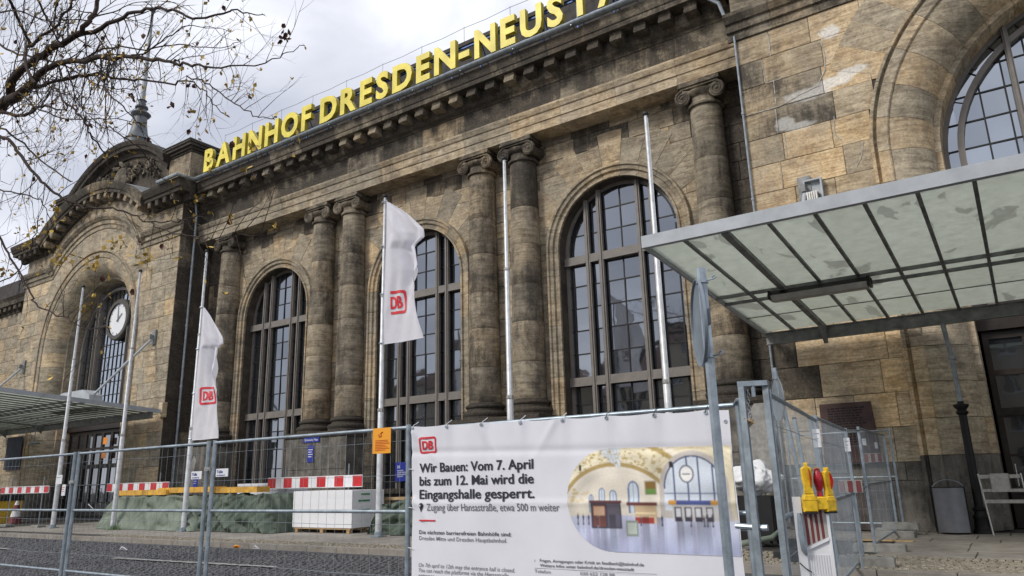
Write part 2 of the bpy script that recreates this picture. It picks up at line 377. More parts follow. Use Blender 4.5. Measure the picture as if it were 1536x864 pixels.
def db_logo(mb, x, z, w, h, y, fn=None, solid=False):
    """rounded frame with the two letters"""
    def rr(x0, x1, z0, z1, r, n=5):
        P = []
        for cx, cz, a in ((x1-r, z0+r, -PI/2), (x1-r, z1-r, 0), (x0+r, z1-r, PI/2), (x0+r, z0+r, PI)):
            P += [(cx+r*math.cos(a+i*PI/2/n), cz+r*math.sin(a+i*PI/2/n)) for i in range(n+1)]
        return P
    t = h*.12; A = rr(x, x+w, z, z+h, h*.16); B = rr(x+t, x+w-t, z+t, z+h-t, h*.09); n = len(A)
    F = (lambda X, Z: y) if fn is None else (lambda X, Z: fn(X, Z)+y)
    mb.add([(a[0], F(*a), a[1]) for a in A]+[(b[0], F(*b), b[1]) for b in B], [(i, (i+1) % n, n+(i+1) % n, n+i) for i in range(n)])
    text_fit(mb, 'DB', x+w*.19, z+h*.245, w*.62, y, .055, cap=h*.50, fn=fn)

def densify(mb, L):
    """split long edges so that flat lettering can follow folded cloth"""
    bm = bmesh.new(); vs = [bm.verts.new(v) for v in mb.v]
    for f in mb.f:
        try: bm.faces.new([vs[i] for i in f])
        except ValueError: pass
    bmesh.ops.triangulate(bm, faces=bm.faces)
    for _ in range(5):
        e = [e for e in bm.edges if e.calc_length() > L]
        if not e: break
        bmesh.ops.subdivide_edges(bm, edges=e, cuts=1); bmesh.ops.triangulate(bm, faces=[f for f in bm.faces if len(f.verts) > 3])
    bm.verts.index_update(); o = MB(); o.add([tuple(v.co) for v in bm.verts], [tuple(v.index for v in f.verts) for f in bm.faces]); bm.free(); return o
# ================================================================ the station: shared masonry builders
YW, YE, YF = 21.35, 20.5, 21.85            # hall wall, entablature front, window frames
GZ = .12                                    # pavement level
def arc_pt(cx, zc, r, a): return (cx+r*math.cos(a), zc+r*math.sin(a))
def arch_wall(mb, x0, x1, z0, z1, ops, yf, yb):
    """wall face with arched openings (cx, R, spring z, sill z) and their reveals"""
    xs = [x0]
    for cx, R, zs, zb in ops: xs += [cx-R, cx+R]
    xs.append(x1)
    for i in range(0, len(xs), 2): mb.add([(xs[i], yf, z0), (xs[i+1], yf, z0), (xs[i+1], yf, z1), (xs[i], yf, z1)], [(0, 1, 2, 3)])
    for cx, R, zs, zb in ops:
        n = 28
        P = [arc_pt(cx, zs, R, PI-PI*k/n) for k in range(n+1)]
        for a, b in zip(P, P[1:]): mb.add([(a[0], yf, a[1]), (b[0], yf, b[1]), (b[0], yf, z1), (a[0], yf, z1)], [(0, 1, 2, 3)])
        if zb > z0: mb.add([(cx-R, yf, z0), (cx+R, yf, z0), (cx+R, yf, zb), (cx-R, yf, zb)], [(0, 1, 2, 3)])
        Q = [(cx-R, zb)]+P+[(cx+R, zb)]; n2 = len(Q)
        mb.add([(q[0], yf, q[1]) for q in Q]+[(q[0], yb, q[1]) for q in Q], [(i, (i+1) % n2, n2+(i+1) % n2, n2+i) for i in range(n2)])
def hole_top(x, holes):
    t = -1e9
    for cx, R, zs in holes:
        d = x-cx
        if abs(d) < R-1e-5: t = max(t, zs+math.sqrt(R*R-d*d))
    return t
MESHC = {}
def rect_stone(w, h, t):
    key = (round(w, 2), round(h, 2), round(t, 3))
    if key not in MESHC:
        mb = MB(); mb.prism([(-w/2, -h/2), (w/2, -h/2), (w/2, h/2), (-w/2, h/2)], -t, .03, 'y', .012)
        MESHC[key] = mb.mesh('stone', 'stone')
    return MESHC[key]
def courses(parent, x0, x1, zl, yf, holes=(), lens=(.75, 1.5), soot=.3, ochre=.3, light=.5, jag=.012, rs=None, gap=.014, name='stone', sootf=None, t0=.02, fixed=None, colf=None):
    """coursed ashlar, every block an object; yf = face of the mortar bed"""
    R_ = rs or random.Random(3); flip = 0; outl = []
    for za, zb in zip(zl, zl[1:]):
        flip ^= 1; cuts = [x0]; x = x0+(lens[0]*.6 if flip else lens[1]*.75)
        # keep blocks from straddling a hole edge: cut at hole boundaries of the course's middle
        edges = []
        for cx, R, zs in holes:
            zm = (za+zb)/2
            if zm < zs: edges += [cx-R, cx+R]
            elif zm < zs+R: d = math.sqrt(R*R-(zm-zs)**2); edges += [cx-d, cx+d]
        while x < x1-lens[0]*.45:
            if all(abs(x-e_) > .35 for e_ in edges): cuts.append(x)
            x += R_.uniform(*lens)
        cuts.append(x1)
        ci = zl.index(za)
        if fixed and ci in fixed: cuts = [x0]+fixed[ci]+[c__ for c__ in cuts if c__ > fixed[ci][-1]+.6]
        for xa, xb in zip(cuts, cuts[1:]):
            sam = {xa, xb}|{xa+(xb-xa)*k/8 for k in range(1, 8)}
            hit = False
            for cx, R, zs in holes:
                if xb <= cx-R or xa >= cx+R or za >= zs+R: continue
                hit = True
                for e_ in (cx-R, cx+R):
                    for q_ in (e_-1e-4, e_+1e-4):
                        if xa < q_ < xb: sam.add(q_)
                if zb > zs and zb < zs+R:
                    d = math.sqrt(R*R-(zb-zs)**2)
                    for q_ in (cx-d, cx+d):
                        if xa < q_ < xb: sam.add(q_)
                if za > zs and za < zs+R:
                    d = math.sqrt(R*R-(za-zs)**2)
                    for q_ in (cx-d, cx+d):
                        if xa < q_ < xb: sam.add(q_)
            t = t0+R_.uniform(0, jag)
            c_ = (soot if sootf is None else sootf((xa+xb)/2, (za+zb)/2), min(1, max(0, ochre+R_.uniform(-.25, .25))), light+R_.uniform(-.07, .07))
            if colf: c_ = colf((xa+xb)/2, (za+zb)/2, c_)
            if not hit:
                w = xb-xa-gap; h = zb-za-gap
                if w < .08: continue
                outl.append(put(rect_stone(w, h, t), name, parent, ((xa+xb)/2, yf, (za+zb)/2), c_)); continue
            run = []
            def flush(run):
                if len(run) < 2 or run[-1][0]-run[0][0] < .1: return
                g = gap/2; L_, Rr = run[0][0]+g, run[-1][0]-g
                poly = [(min(max(x_, L_), Rr), z_+g) for x_, z_ in run]+[(Rr, zb-g), (L_, zb-g)]
                if max(p[1] for p in poly)-min(p[1] for p in poly) < .08: return
                q2 = []
                for p in poly:
                    if not q2 or math.hypot(p[0]-q2[-1][0], p[1]-q2[-1][1]) > .004: q2.append(p)
                if len(q2) < 3: return
                A = abs(sum(q2[i][0]*q2[(i+1) % len(q2)][1]-q2[(i+1) % len(q2)][0]*q2[i][1] for i in range(len(q2))))/2
                if A < .03: return
                mb = MB(); mb.prism(q2, yf-t, yf+.03, 'y', 0)
                outl.append(build(name, mb, 'stone', parent, color=c_, loc=((L_+Rr)/2, yf, (za+zb)/2)))
            for x_ in sorted(sam):
                b_ = max(za, hole_top(x_, holes))
                if b_ >= zb-.004:
                    if run and b_ < zb+.6: pass
                    flush(run); run = []
                else: run.append((x_, b_))
            flush(run)
    return outl
def arc_frames(cx, zc, a0, a1, n): return [(lambda r, y, a=a0+(a1-a0)*k/n: (cx+r*math.cos(a), y, zc+r*math.sin(a))) for k in range(n+1)]
def leg_frames(cx, sgn, z0, z1): return [(lambda r, y, z=z: (cx+sgn*r, y, z)) for z in (z0, z1)]
def ring_stones(parent, name, cx, zc, prof, nseg, color, zfoot=None, zh=.8, gap=.012, a0=0., a1=PI, rs=None, smooth=30, sub=3):
    """an arch moulding cut into voussoirs, with jambs down to zfoot; prof = closed (r, y) outline"""
    R_ = rs or random.Random(5); rm = max(p[0] for p in prof); da = (a1-a0)/nseg
    def cc():
        return (color[0], min(1, max(0, color[1]+R_.uniform(-.25, .25))), color[2]+R_.uniform(-.06, .06))
    for k in range(nseg):
        g = gap/2/rm; mb = MB(); mb.sweep(arc_frames(cx, zc, a0+k*da+g, a0+(k+1)*da-g, sub), prof)
        am = a0+(k+.5)*da
        build(name, mb, 'stone', parent, color=cc(), smooth=smooth, loc=(cx+rm*math.cos(am), prof[0][1], zc+rm*math.sin(am)))
    if zfoot is not None:
        nj = max(1, round((zc-zfoot)/zh)); h = (zc-zfoot)/nj
        for sg in (-1, 1):
            for k in range(nj):
                mb = MB(); mb.sweep(leg_frames(cx, sg, zfoot+k*h+gap/2, zfoot+(k+1)*h-gap/2), prof); c__ = cc(); zm = zfoot+(k+.5)*h
                build(name, mb, 'granite' if zm < 1.6 and zfoot < .5 else 'stone', parent, color=c__ if zm > 4.9 or zfoot > 1 else (c__[0], min(1, c__[1]+.15), c__[2]*1.22), smooth=smooth, loc=(cx+sg*rm, prof[0][1], zfoot+(k+.5)*h))  # low pavilion jambs: yellower stone, also painted lighter to offset shade under the canopy
def box_obj(name, parent, mat, *b, label=None, color=None, kind=None):
    mb = MB(); mb.box(*b); return build(name, mb, mat, parent, label=label, color=color, kind=kind)
def run_blocks(parent, name, prof, x0, x1, L, color, gap=.008, rs=None, smooth=0):
    """a straight moulding along x cut into blocks; prof = closed (y, z) outline"""
    R_ = rs or random.Random(11); n = max(1, round((x1-x0)/L)); d = (x1-x0)/n
    for k in range(n):
        mb = MB(); a, b = x0+k*d+gap/2, x0+(k+1)*d-gap/2
        mb.sweep([(lambda y, z, x=a: (x, y, z)), (lambda y, z, x=b: (x, y, z))], prof)
        build(name, mb, 'stone', parent, color=(min(1, max(0, color[0]+R_.uniform(-.07, .07))), min(1, max(0, color[1]+R_.uniform(-.2, .2))), color[2]+R_.uniform(-.05, .05)), loc=((a+b)/2, prof[0][0], prof[0][1]), smooth=smooth)

# ================================================================ the long hall between the two pavilions
HX0, HX1 = -33.2, -5.07
hall = thing('station_hall', 'long dark sandstone station hall with paired Ionic columns and three tall arched windows', 'station building', (-19, YW, 0))
WIN = (-27.76, -18.95, -10.13); WR = 2.22; WS = 9.22; WB = 1.25
mb = MB(); arch_wall(mb, HX0-.4, HX1+.4, 0, 13.9, [(c, WR, WS, WB) for c in WIN], YW, YF+.12)
wall = build('wall', mb, 'mortar', hall)
VO = WR+.46+.85                                                      # outer radius of the fan of voussoirs
rs = random.Random(21)
zl = [3.4+.62*k for k in range(17)]+[13.75]
courses(wall, HX0, HX1, zl, YW-.002, [(c, WR+.3, WS) for c in WIN], (.7, 1.25), .34, .3, .56, .014, rs,
        sootf=lambda x, z: .34+(.16 if z > 12.6 else 0)+(.35 if x < -31.3 or x > -6.9 else 0)+.12*math.sin(x*1.7+z))
courses(wall, HX0, HX1, [GZ, .8, 1.6, 2.5, 3.4], YW-.002, [(c, WR+.3, WS) for c in WIN], (.9, 1.5), .62, .15, .42, .014, rs)
for c in WIN:
    # moulded surround: fillet, torus, flat band
    prof = [(WR, YW+.02), (WR, YW-.10), (WR+.07, YW-.10), (WR+.09, YW-.04), (WR+.20, YW-.045), (WR+.22, YW-.12), (WR+.34, YW-.13), (WR+.37, YW-.19), (WR+.44, YW-.19), (WR+.47, YW-.13), (WR+.47, YW+.02)]
    ring_stones(wall, 'surround_stone', c, WS, prof, 11, (.34, .3, .52), zfoot=WB, zh=.93, rs=rs, smooth=35)
    # fan of voussoirs above the surround
    da = math.radians(128)/9; a0 = PI/2-da*4.5
    for k in range(9):
        r1 = VO+(.42 if k % 2 == 0 else .05); r1 = min(r1, (13.55-WS)/max(.2, math.sin(a0+(k+.5)*da))-.1)
        g = .006/WR
        mb = MB(); pr = [(WR+.44, YW+.01), (WR+.44, YW-.045), (r1, YW-.045), (r1, YW+.01)]
        mb.sweep(arc_frames(c, WS, a0+k*da+g, a0+(k+1)*da-g, 3), pr)
        am = a0+(k+.5)*da
        build('voussoir', mb, 'stone', wall, color=(.27+rs.uniform(-.05, .1), .3+rs.uniform(-.2, .35), .58), loc=(c+3.2*math.cos(am), YW, WS+3.2*math.sin(am)))

# ---- entablature
rs = random.Random(31)
run_blocks(hall, 'architrave_stone', [(YW+.01, 13.59), (YE, 13.59), (YE, 13.92), (YE-.035, 13.925), (YE-.035, 14.22), (YE-.08, 14.25), (YE-.14, 14.40), (YE-.14, 14.47), (YE+.02, 14.50), (YW+.01, 14.50)], HX0, HX1, 2.18, (.40, .25, .64), rs=rs)
run_blocks(hall, 'frieze_stone', [(YW+.01, 14.503), (YE+.02, 14.503), (YE+.02, 15.30), (YW+.01, 15.30)], HX0, HX1, 2.18, (.60, .25, .46), rs=rs)
run_blocks(hall, 'bed_moulding', [(YW+.01, 15.303), (YE-.01, 15.303), (YE-.04, 15.36), (YE-.16, 15.44), (YE-.24, 15.56), (YE-.24, 15.92), (YW+.01, 15.92)], HX0, HX1, 2.18, (.62, .2, .46), rs=rs)
run_blocks(hall, 'cornice_stone', [(YW+.01, 15.923), (YE-.74, 15.923), (YE-.745, 16.10), (YE-.78, 16.12), (YE-.80, 16.2), (YE-.84, 16.36), (YE-.88, 16.44), (YW+.01, 16.50)], HX0, HX1, 2.18, (.60, .2, .52), rs=rs)
mb = MB(); mb.prism([(YE-.64, 15.60), (YE-.64, 15.72), (YE-.60, 15.73), (YE-.60, 15.919), (YE-.2, 15.919), (YE-.2, 15.56), (YE-.58, 15.58)], -.21, .21, 'x')
mod_me = mb.mesh('modillion', 'stone', 0, (0, YE, 15.6))
n = 32
for k in range(n):
    put(mod_me, 'modillion', hall, (HX0+.75+(HX1-HX0-1.2)*k/(n-1), YE, 15.6), (.58+rs.uniform(-.1, .12), .2, .5))
# gutter
gut = MB(); gp = [(.14*math.cos(a), .14*math.sin(a)) for a in [PI+PI*k/10 for k in range(11)]]; gp = [(p[0], p[1]) for p in gp]+[(p[0]*.9, p[1]*.9) for p in reversed(gp)]
gut.sweep([(lambda u, v, x=x: (x, YE-.98+u, 16.62+v)) for x in (HX0+.62, HX1-.0)], gp)
for k in range(12): gut.box(HX0+1.2+2.4*k, HX0+1.24+2.4*k, YE-1.14, YE-.8, 16.44, 16.47)
build('gutter', gut, 'zinc_pipe', hall, smooth=40)
# parapet and roof behind the lettering
mb = MB(); mb.box(HX0, HX1, 20.3, 21.2, 16.49, 16.62); mb.box(HX0, HX1, 21.35, 21.75, 16.49, 19.02); mb.box(HX0, HX1, 21.28, 21.82, 19.02, 19.20)
build('parapet', mb, 'slate', hall)
mb = MB(); mb.prism([(21.7, 19.0), (30, 22.0), (38.5, 19.0), (38.5, 0), (21.9+.5, 13), (21.9, 16)], HX0-.2, HX1+.2, 'x'); build('roof', mb, 'slate', hall)
# lightning wire
mb = MB(); xs = [HX0+.2+k*2.35 for k in range(13)]
for a, b in zip(xs, xs[1:]): mb.tube([(a, 21.4, 19.95), ((a+b)/2, 21.4, 19.90), (b, 21.4, 19.95)], .012, 4)
for a in xs: mb.tube([(a, 21.4, 19.1), (a, 21.4, 19.99)], .013, 4)
build('lightning_wire', mb, 'zinc_pipe', hall)

# ---- columns
ZB, ZT = 4.10, 12.72
def r_at(z): t = (z-ZB)/(ZT-ZB); return .575-.085*t**1.6
def spiral(mb, cx, cz, R, y, sgn):
    pts, rr = [], []
    for i in range(64):
        t = i/63; a = PI/2-sgn*t*2*PI*2.4; r = R*(1-.86*t**.85)
        pts.append((cx+r*math.cos(a), y, cz+r*math.sin(a))); rr.append(.048*(1-.5*t))
    mb.tube(pts, rr, 7)
def make_column(cx, cy, parent):
    root = bpy.data.objects.new('column', None); COL.objects.link(root); root.parent = parent; root.location = Vector((cx, cy, 3.6))-root_loc(parent)
    b = MB(); b.lathe([(.0, 3.52), (.80, 3.52), (.80, 3.60), (.79, 3.61), (.80, 3.63), (.825, 3.68), (.82, 3.74), (.78, 3.79), (.70, 3.80), (.685, 3.82), (.66, 3.87), (.66, 3.90), (.69, 3.92), (.715, 3.95), (.715, 4.0), (.68, 4.035), (.62, 4.04), (.615, 4.08), (.585, ZB), (0, ZB)], (cx, cy, 0), 36, cap=False)
    build('base', b, 'stone', root, smooth=50, color=(.82, .1, .36))
    zs = [ZB, 5.35, 6.75, 8.1, 9.55, 10.95, ZT]
    rr_ = random.Random(int(cx*100) & 1023)
    for a, c in zip(zs, zs[1:]):
        m_ = MB(); g = .008; pr = [(0, a+g/2), (r_at(a)-.008, a+g/2), (r_at(a), a+.016)]+[(r_at(a+(c-a)*k/4), a+(c-a)*k/4) for k in (1, 2, 3)]+[(r_at(c), c-.016), (r_at(c)-.008, c-g/2), (0, c-g/2)]
        m_.lathe(pr, (cx, cy, 0), 40, cap=False)
        build('drum', m_, 'stone', root, smooth=40, color=(.50+rr_.uniform(-.05, .05), .18+rr_.uniform(-.1, .12), .48+rr_.uniform(-.03, .03)), loc=(cx, cy, (a+c)/2))
    k = MB()
    k.lathe([(0, ZT), (.50, ZT), (.565, 12.74), (.575, 12.78), (.565, 12.82), (.50, 12.84), (.485, 12.86), (.485, 13.06), (.53, 13.08), (.60, 13.13), (.64, 13.2), (.64, 13.24), (0, 13.24)], (cx, cy, 0), 36, cap=False)
    yf = cy-.56; yb = cy+.3
    for sg in (-1, 1):
        vx, vz, R = cx+sg*.56, 13.10, .265
        k.lathe([(0, yf+.05), (R-.03, yf+.05), (R-.01, yf+.07), (R-.01, yf+.12), (R-.06, yf+.18), (R*.6, (yf+yb)/2), (R-.06, yb-.1), (R-.02, yb), (0, yb)], (vx, 0, vz), 24, 'y', cap=False)
        spiral(k, vx, vz, R-.03, yf+.055, sg)
        k.lathe([(0, yf-.0), (.03, yf+.005), (.055, yf+.03), (.06, yf+.06), (0, yf+.06)], (vx, 0, vz), 12, 'y', cap=False)
    # the channel that links the scrolls, dipping in the middle
    fr = []
    for i in range(9):
        t = i/8; x = cx-.56+1.12*t; dz = -.10*math.sin(PI*t)
        fr.append(lambda u, v, x=x, dz=dz: (x, u, v+dz))
    k.sweep(fr, [(yf+.06, 13.26), (yf+.06, 13.35), (yf+.10, 13.37), (cy+.3, 13.37), (cy+.3, 13.2), (yf+.10, 13.2)])
    for i in range(7):
        x = cx-.36+.12*i; k.lathe([(0, 13.05), (.035, 13.07), (.05, 13.13), (.045, 13.22), (.02, 13.26), (0, 13.26)], (x, yf+.10+.10*abs(i-3)/3, 0), 8, cap=False)
    k.box(cx-.62, cx+.62, yf+.03, cy+.32, 13.36, 13.43); k.box(cx-.68, cx+.68, yf-.02, cy+.32, 13.43, 13.50); k.box(cx-.66, cx+.66, yf+.02, cy+.32, 13.50, 13.588)
    build('capital', k, 'stone', root, smooth=40, color=(.56, .1, .50))
    return root
CY = 21.05
for cx in (-31.05, -24.28, -22.40, -15.47, -13.57, -6.58): make_column(cx, CY, hall)
# ---- pedestals under the columns
for cx, w in ((-31.6, 1.55), (-23.34, 1.78), (-14.52, 1.78), (-6.1, 1.35)):
    p = bpy.data.objects.new('pedestal', None); COL.objects.link(p); p.parent = hall; p.location = Vector((cx, 20.2, 0))-root_loc(hall)
    rs2 = random.Random(int(-cx*10))
    mb = MB(); mb.prism([(YW+.01, 3.28), (20.20, 3.28), (20.16, 3.32), (20.12, 3.40), (20.12, 3.50), (20.16, 3.52), (YW+.01, 3.52)], cx-w-.06, cx+w+.06, 'x'); build('cap_stone', mb, 'stone', p, color=(.78, .1, .4))
    box_obj('core', p, 'mortar', cx-w+.03, cx+w-.03, 20.23, YW+.01, 0, 3.278)
    for za, zb in ((GZ, .85), (.85, 2.05), (2.05, 3.278)):
        n = 2; ofs = 0 if za != .85 else .25
        xs = [cx-w, cx+ofs*w, cx+w]
        for xa, xb in zip(xs, xs[1:]):
            mb = MB(); mb.prism([(xa+.005, za+.005), (xb-.005, za+.005), (xb-.005, zb-.005), (xa+.005, zb-.005)], 20.20-rs2.uniform(0, .01), YW, 'y', .012)
            build('stone', mb, 'granite', p, color=(.62 if cx > -7 or cx < -30 else .36, .05, .38), loc=((xa+xb)/2, 20.2, (za+zb)/2))
mb = MB()      # flaking plaster left on the right pedestal
rp = random.Random(4); P = []
for a, r in ((0, .52), (25, .6), (55, .85), (75, 1.02), (95, 1.0), (115, .78), (140, .72), (165, .68), (190, .52), (215, .50), (235, .72), (255, .98), (275, 1.02), (300, .86), (325, .62), (345, .5)):
    a_ = math.radians(a); P.append((-5.72+.70*r*math.cos(a_)*1.15, 2.40+r*math.sin(a_)*.95))
mb.prism(P, 20.165, 20.2, 'y', .008); build('plaster_patch', mb, 'plaster', hall)
mb = MB(); mb.prism([(-31.6+u*.38, 1.9+v*.95) for u, v in ((-.6, -.8), (.1, -1), (.7, -.4), (.45, .3), (.75, .8), (.2, 1.05), (-.3, .7), (-.75, .1))], 20.17, 20.2, 'y', .006); build('plaster_patch', mb, 'plaster', hall)

# ---- hall windows
def make_window(c):
    win = bpy.data.objects.new('window', None); COL.objects.link(win); win.parent = hall; win.location = Vector((c, YF, WB))-root_loc(hall)
    y0 = YF-.02
    fr = MB(); prof = [(WR-.13, y0+.1), (WR-.13, y0-.06), (WR+.03, y0-.06), (WR+.03, y0+.1)]
    fr.sweep([lambda r, y: (c-r, y, WB)]+[(lambda r, y, a=PI-PI*k/30: (c+r*math.cos(a), y, WS+r*math.sin(a))) for k in range(31)]+[lambda r, y: (c+r, y, WB)], prof)
    build('frame', fr, 'mullion_paint', win, smooth=30)
    mx = (-1.27, -.76, .73, 1.22)
    for o in mx:
        zt = WS+math.sqrt(WR**2-o*o)-.03; m_ = MB(); x = c+o
        m_.box(x-.03, x+.03, y0-.24, y0+.08, WB, zt); m_.box(x-.085, x+.085, y0-.20, y0-.08, WB, zt)
        build('mullion', m_, 'mullion_paint', win)
    for z in (4.62, 8.87):
        m_ = MB(); ed = [-WR+.02]+[v for o in mx for v in (o-.087, o+.087)]+[WR-.02]
        for a, b in zip(ed[::2], ed[1::2]): m_.box(c+a, c+b, y0-.19, y0+.06, z-.15, z+.13); m_.box(c+a, c+b, y0-.22, y0-.18, z-.17, z-.11)
        build('transom', m_, 'mullion_paint', win)
    # glazing bars and panes
    xs = [-WR+.12, -1.98, -1.34, None, -1.20, -.83, None, -.69, -.01, .66, None, .80, 1.15, None, 1.29, 1.95, WR-.12]
    bays = [(-WR+.1, -1.93), (-1.93, -1.30), (-1.24, -.79), (-.73, -.01), (-.01, .70), (.76, 1.19), (1.25, 1.93), (1.93, WR-.1)]
    rows = [WB, 2.2, 3.05, 3.85, 4.47, None, 4.75, 5.56, 6.37, 7.16, 7.95, 8.72, None, 9.0, 9.79, 10.58, 11.5]
    bar = MB(); RI = 1.93
    for x in (-1.95, -.01, 1.94):
        bar.box(c+x-.02, c+x+.02, y0-.03, y0+.03, WB, WS+math.sqrt(max(.01, (WR-.1)**2-x*x)) if abs(x) < 1 else WS+.3)
    for z in rows:
        if z in (None, WB): continue
        hw = WR-.1 if z < WS else math.sqrt(max(.01, (WR-.08)**2-(z-WS)**2))
        if z in (4.47, 4.75, 8.72, 9.0, 11.5): continue
        bar.box(c-hw, c+hw, y0-.025, y0+.025, z-.02, z+.02)
    bar.sweep([(lambda r, y, a=math.radians(5+170*k/28): (c+r*math.cos(a), y, WS+.3+(r-.15)*math.sin(a))) for k in range(29)], [(RI-.025, y0-.035), (RI+.025, y0-.035), (RI+.025, y0+.035), (RI-.025, y0+.035)])
    bar.sweep
    build('glazing_bars', bar, 'black_iron', win)
    rg = random.Random(int(c*10)); cache = {}
    zr = []
    for a, b in zip(rows, rows[1:]):
        if a is not None and b is not None: zr.append((a, b))
    for bi, (xa, xb) in enumerate(bays):
        for za, zb in zr:
            L = [];
            for k in range(5):
                x = xa+(xb-xa)*k/4; top = WS+math.sqrt(max(.0, (WR-.09)**2-x*x))
                L.append((x, min(zb, top)))
            if max(p[1] for p in L) <= za+.05: continue
            poly = [(xa, za), (xb, za)]+[(x, max(z, za+.001)) for x, z in reversed(L)]
            q = []
            for p in poly:
                if not q or math.hypot(p[0]-q[-1][0], p[1]-q[-1][1]) > .01: q.append(p)
            cx_, cz_ = (xa+xb)/2, (za+zb)/2
            key = tuple((round(p[0]-cx_, 2), round(p[1]-cz_, 2)) for p in q)
            if key not in cache:
                g = MB(); g.prism([(p[0]-cx_, p[1]-cz_) for p in q], -.004, .004, 'y'); cache[key] = g.mesh('pane', 'glass')
            put(cache[key], 'pane', win, (c+cx_, y0+.005, cz_), None, (rg.gauss(0, .011), 0, rg.gauss(0, .012)))
    # sill
    box_obj('sill', win, 'stone', c-WR-.02, c+WR+.02, YW-.12, YF+.1, WB-.18, WB-.004, color=(.6, .1, .4))
for c in WIN: make_window(c)
# downpipe in the left corner with its hopper
mb = MB(); px = -32.95; mb.tube([(px+.05, YE-.98, 16.5), (px+.02, YE-.9, 16.2), (px, YE-.5, 15.6), (px, YE-.38, 14.9), (px, YE-.38, .3)], .062, 10)
for z in (3.2, 6.2, 9.2, 12.2): mb.lathe([(.062, z-.05), (.08, z-.05), (.08, z+.05), (.062, z+.05)], (px, YE-.38, 0), 10, cap=False)
mb.box(px-.1, px+.2, YE-1.16, YE-.84, 16.2, 16.56); build('downpipe', mb, 'zinc_pipe', hall, smooth=40)
mb = MB(); mb.tube([(HX1-1.6, YE-1.0, 16.5), (HX1-.3, YE-1.05, 15.2), (HX1-.15, 19.46, 14.6)], .06, 8); build('downpipe', mb, 'zinc_pipe', hall, smooth=40)
mb = MB(); mb.tube([(HX1+.0, 19.42, 13.9), (HX1+.0, 19.42, .3)], .035, 8)
for z in (11.4, 8.8, 6.2): mb.lathe([(.035, z-.03), (.05, z-.03), (.05, z+.03), (.035, z+.03)], (HX1+.0, 19.42, 0), 8, cap=False)
